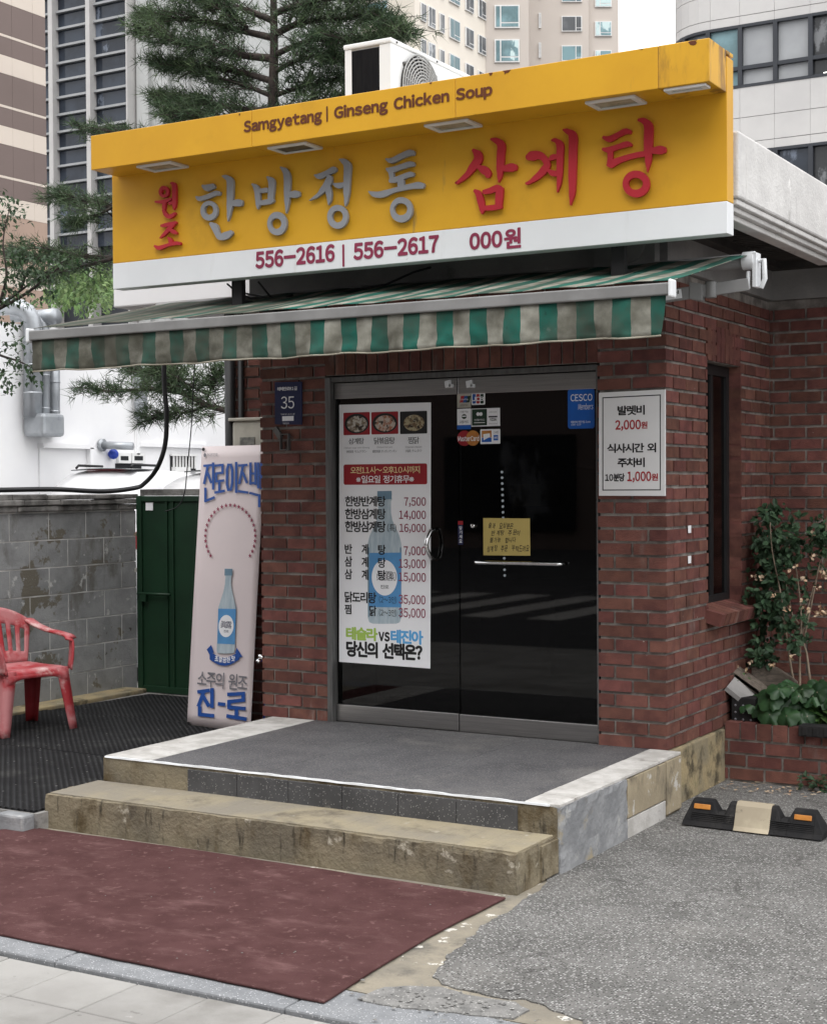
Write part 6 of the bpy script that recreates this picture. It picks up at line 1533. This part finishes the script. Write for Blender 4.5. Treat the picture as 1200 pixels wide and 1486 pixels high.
# office block with a rounded corner, right
YO = 40.0
ob = thing('office_block', 'grey stone office block with a rounded corner and dark framed ribbon windows', 'building', (-6, YO+6, -.1))
xr0 = at(1030, 60, Y=YO).x; RC = 1.7
def plan(s):
    """outline of the front: along the round corner then straight to the right, s in metres from the left end"""
    arc = RC*math.pi/2
    if s < arc: a = s/RC; return Vector((xr0-RC*math.sin(math.pi/2-a)*1.0, YO+RC-RC*math.cos(math.pi/2-a), 0)), Vector((-math.cos(a), -math.sin(a), 0))
    return Vector((xr0+s-arc, YO, 0)), Vector((0,-1,0))
def ribbon(g, s0, s1, z0, z1, d0, d1, step=.35):
    n = max(1, int((s1-s0)/step)); vs = []
    for i in range(n+1):
        p, nn = plan(s0+(s1-s0)*i/n); vs += [p+nn*d0+Vector((0,0,z0)), p+nn*d0+Vector((0,0,z1)), p+nn*d1+Vector((0,0,z1)), p+nn*d1+Vector((0,0,z0))]
    fs = []
    for i in range(n):
        for j in range(4): fs.append((4*i+j, 4*i+(j+1)%4, 4*i+4+(j+1)%4, 4*i+4+j))
    fs += [(0,1,2,3), (4*n+3,4*n+2,4*n+1,4*n)]; g.add(vs, fs)
arc = RC*math.pi/2
zt0 = (at(1026.7,44.4,Y=YO).z+at(1200,14.8,Y=YO).z)/2; zb0 = (at(1059,128.6,Y=YO).z+at(1200,110.9,Y=YO).z)/2; zm0 = (at(1059,101,Y=YO).z+at(1200,80.8,Y=YO).z)/2
zt1 = (at(1123.5,218.5,Y=YO).z+at(1200,200.5,Y=YO).z)/2
FH = zt0-zt1; SE = arc+32
g = G(); g.box(xr0-.3, YO+.5, -.1, xr0+30, YO+25, 40); g.box(xr0-RC+.3, YO+RC, -.1, xr0-.31, YO+25, 40); part('core', g, m_mulldark, ob)
for k in (-2, -1, 0, 1):
    za, zb_ = zb0-k*FH, zt1-k*FH
    for (q0, q1) in ((0, .47), (.475, .86), (.866, 1.0)):
        g = G(); s = 0.0
        zA, zB = zb_+(za-zb_)*(1-q1), zb_+(za-zb_)*(1-q0)
        seam = [0, arc*.55, arc]; 
        s = at(1073, 150, Y=YO).x-xr0+arc
        seam += [s]; stp = at(1175.5, 300, Y=YO).x-at(1124, 300, Y=YO).x
        while s < SE: s += stp; seam.append(s)
        for i in range(len(seam)-1): ribbon(g, seam[i]+.004, seam[i+1]-.004, zA+.004, zB-.004, -.3, .0)
        part('cladding', g, m_granA, ob)
    ml = [at(x/3.716+880, 60, Y=YO).x-xr0+arc for x in (545, 718, 908, 1098)]; dd = ml[-1]-ml[-2]
    while ml[-1] < SE-dd: ml.append(ml[-1]+dd)
    z0, z1 = zb0+(-k)*FH+0, zt0-k*FH
    z0 = zb0-k*FH
    zmid = zm0-k*FH
    ss = [0.0, arc*.6] + ml
    g = G(); ribbon(g, 0, SE, z0, z0+.09, -.28, .02); ribbon(g, 0, SE, z1-.09, z1, -.28, .02); ribbon(g, 0, SE, zmid-.06, zmid+.06, -.28, .018)
    for s in ss: ribbon(g, s-.07, s+.07, z0+.09, z1-.09, -.28, .03, .2)
    part('window_frame', g, m_mulldark, ob)
    for i in range(len(ss)-1):
        if i > 7: continue
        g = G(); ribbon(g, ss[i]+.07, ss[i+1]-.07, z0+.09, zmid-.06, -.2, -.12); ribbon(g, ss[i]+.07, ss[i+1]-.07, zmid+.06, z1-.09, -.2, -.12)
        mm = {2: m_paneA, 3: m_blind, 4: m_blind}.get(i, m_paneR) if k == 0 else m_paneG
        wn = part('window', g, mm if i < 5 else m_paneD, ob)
        if k == 0 and i in (5, 6):
            g = G(); c, nn = plan(ss[i]+.5); g.box(c.x-.3, YO-.02, zmid+1.0, c.x+.75, YO-.015+.01, zmid+1.08); 
            if i == 5: g = G(); g.box(c.x+.9, YO+.0, zmid+.95, c.x+1.6, YO+.01, zmid+1.05)
            g2 = G(); g2.box(c.x-.1, YO+.0, zmid-.62, c.x+.9, YO+.01, zmid-.5); g.v += []; part('ceiling_light', g2, m_lighttube, wn)
# street side opposite, seen only in the door glass, built tall to block low sky light
opp = thing('opposite_building', 'dark brick building across the street, mirrored faintly in the door glass', 'building', (-10,-32,-.1))
g = G(); g.box(-45, -40, -.1, 14, -30, 24); part('wall', g, m_brownA, opp)
for i in range(12):
    x = -44+i*5.2
    if x > 9: continue
    for z0, z1 in ((.4,3.0),(4.4,6.4),(8.0,10.0),(11.6,13.6),(15.2,17.2),(18.8,20.8)):
        g = G(); g.box(x, -29.99, z0, x+4, -29.9, z1); part('window', g, m_paneD, opp)
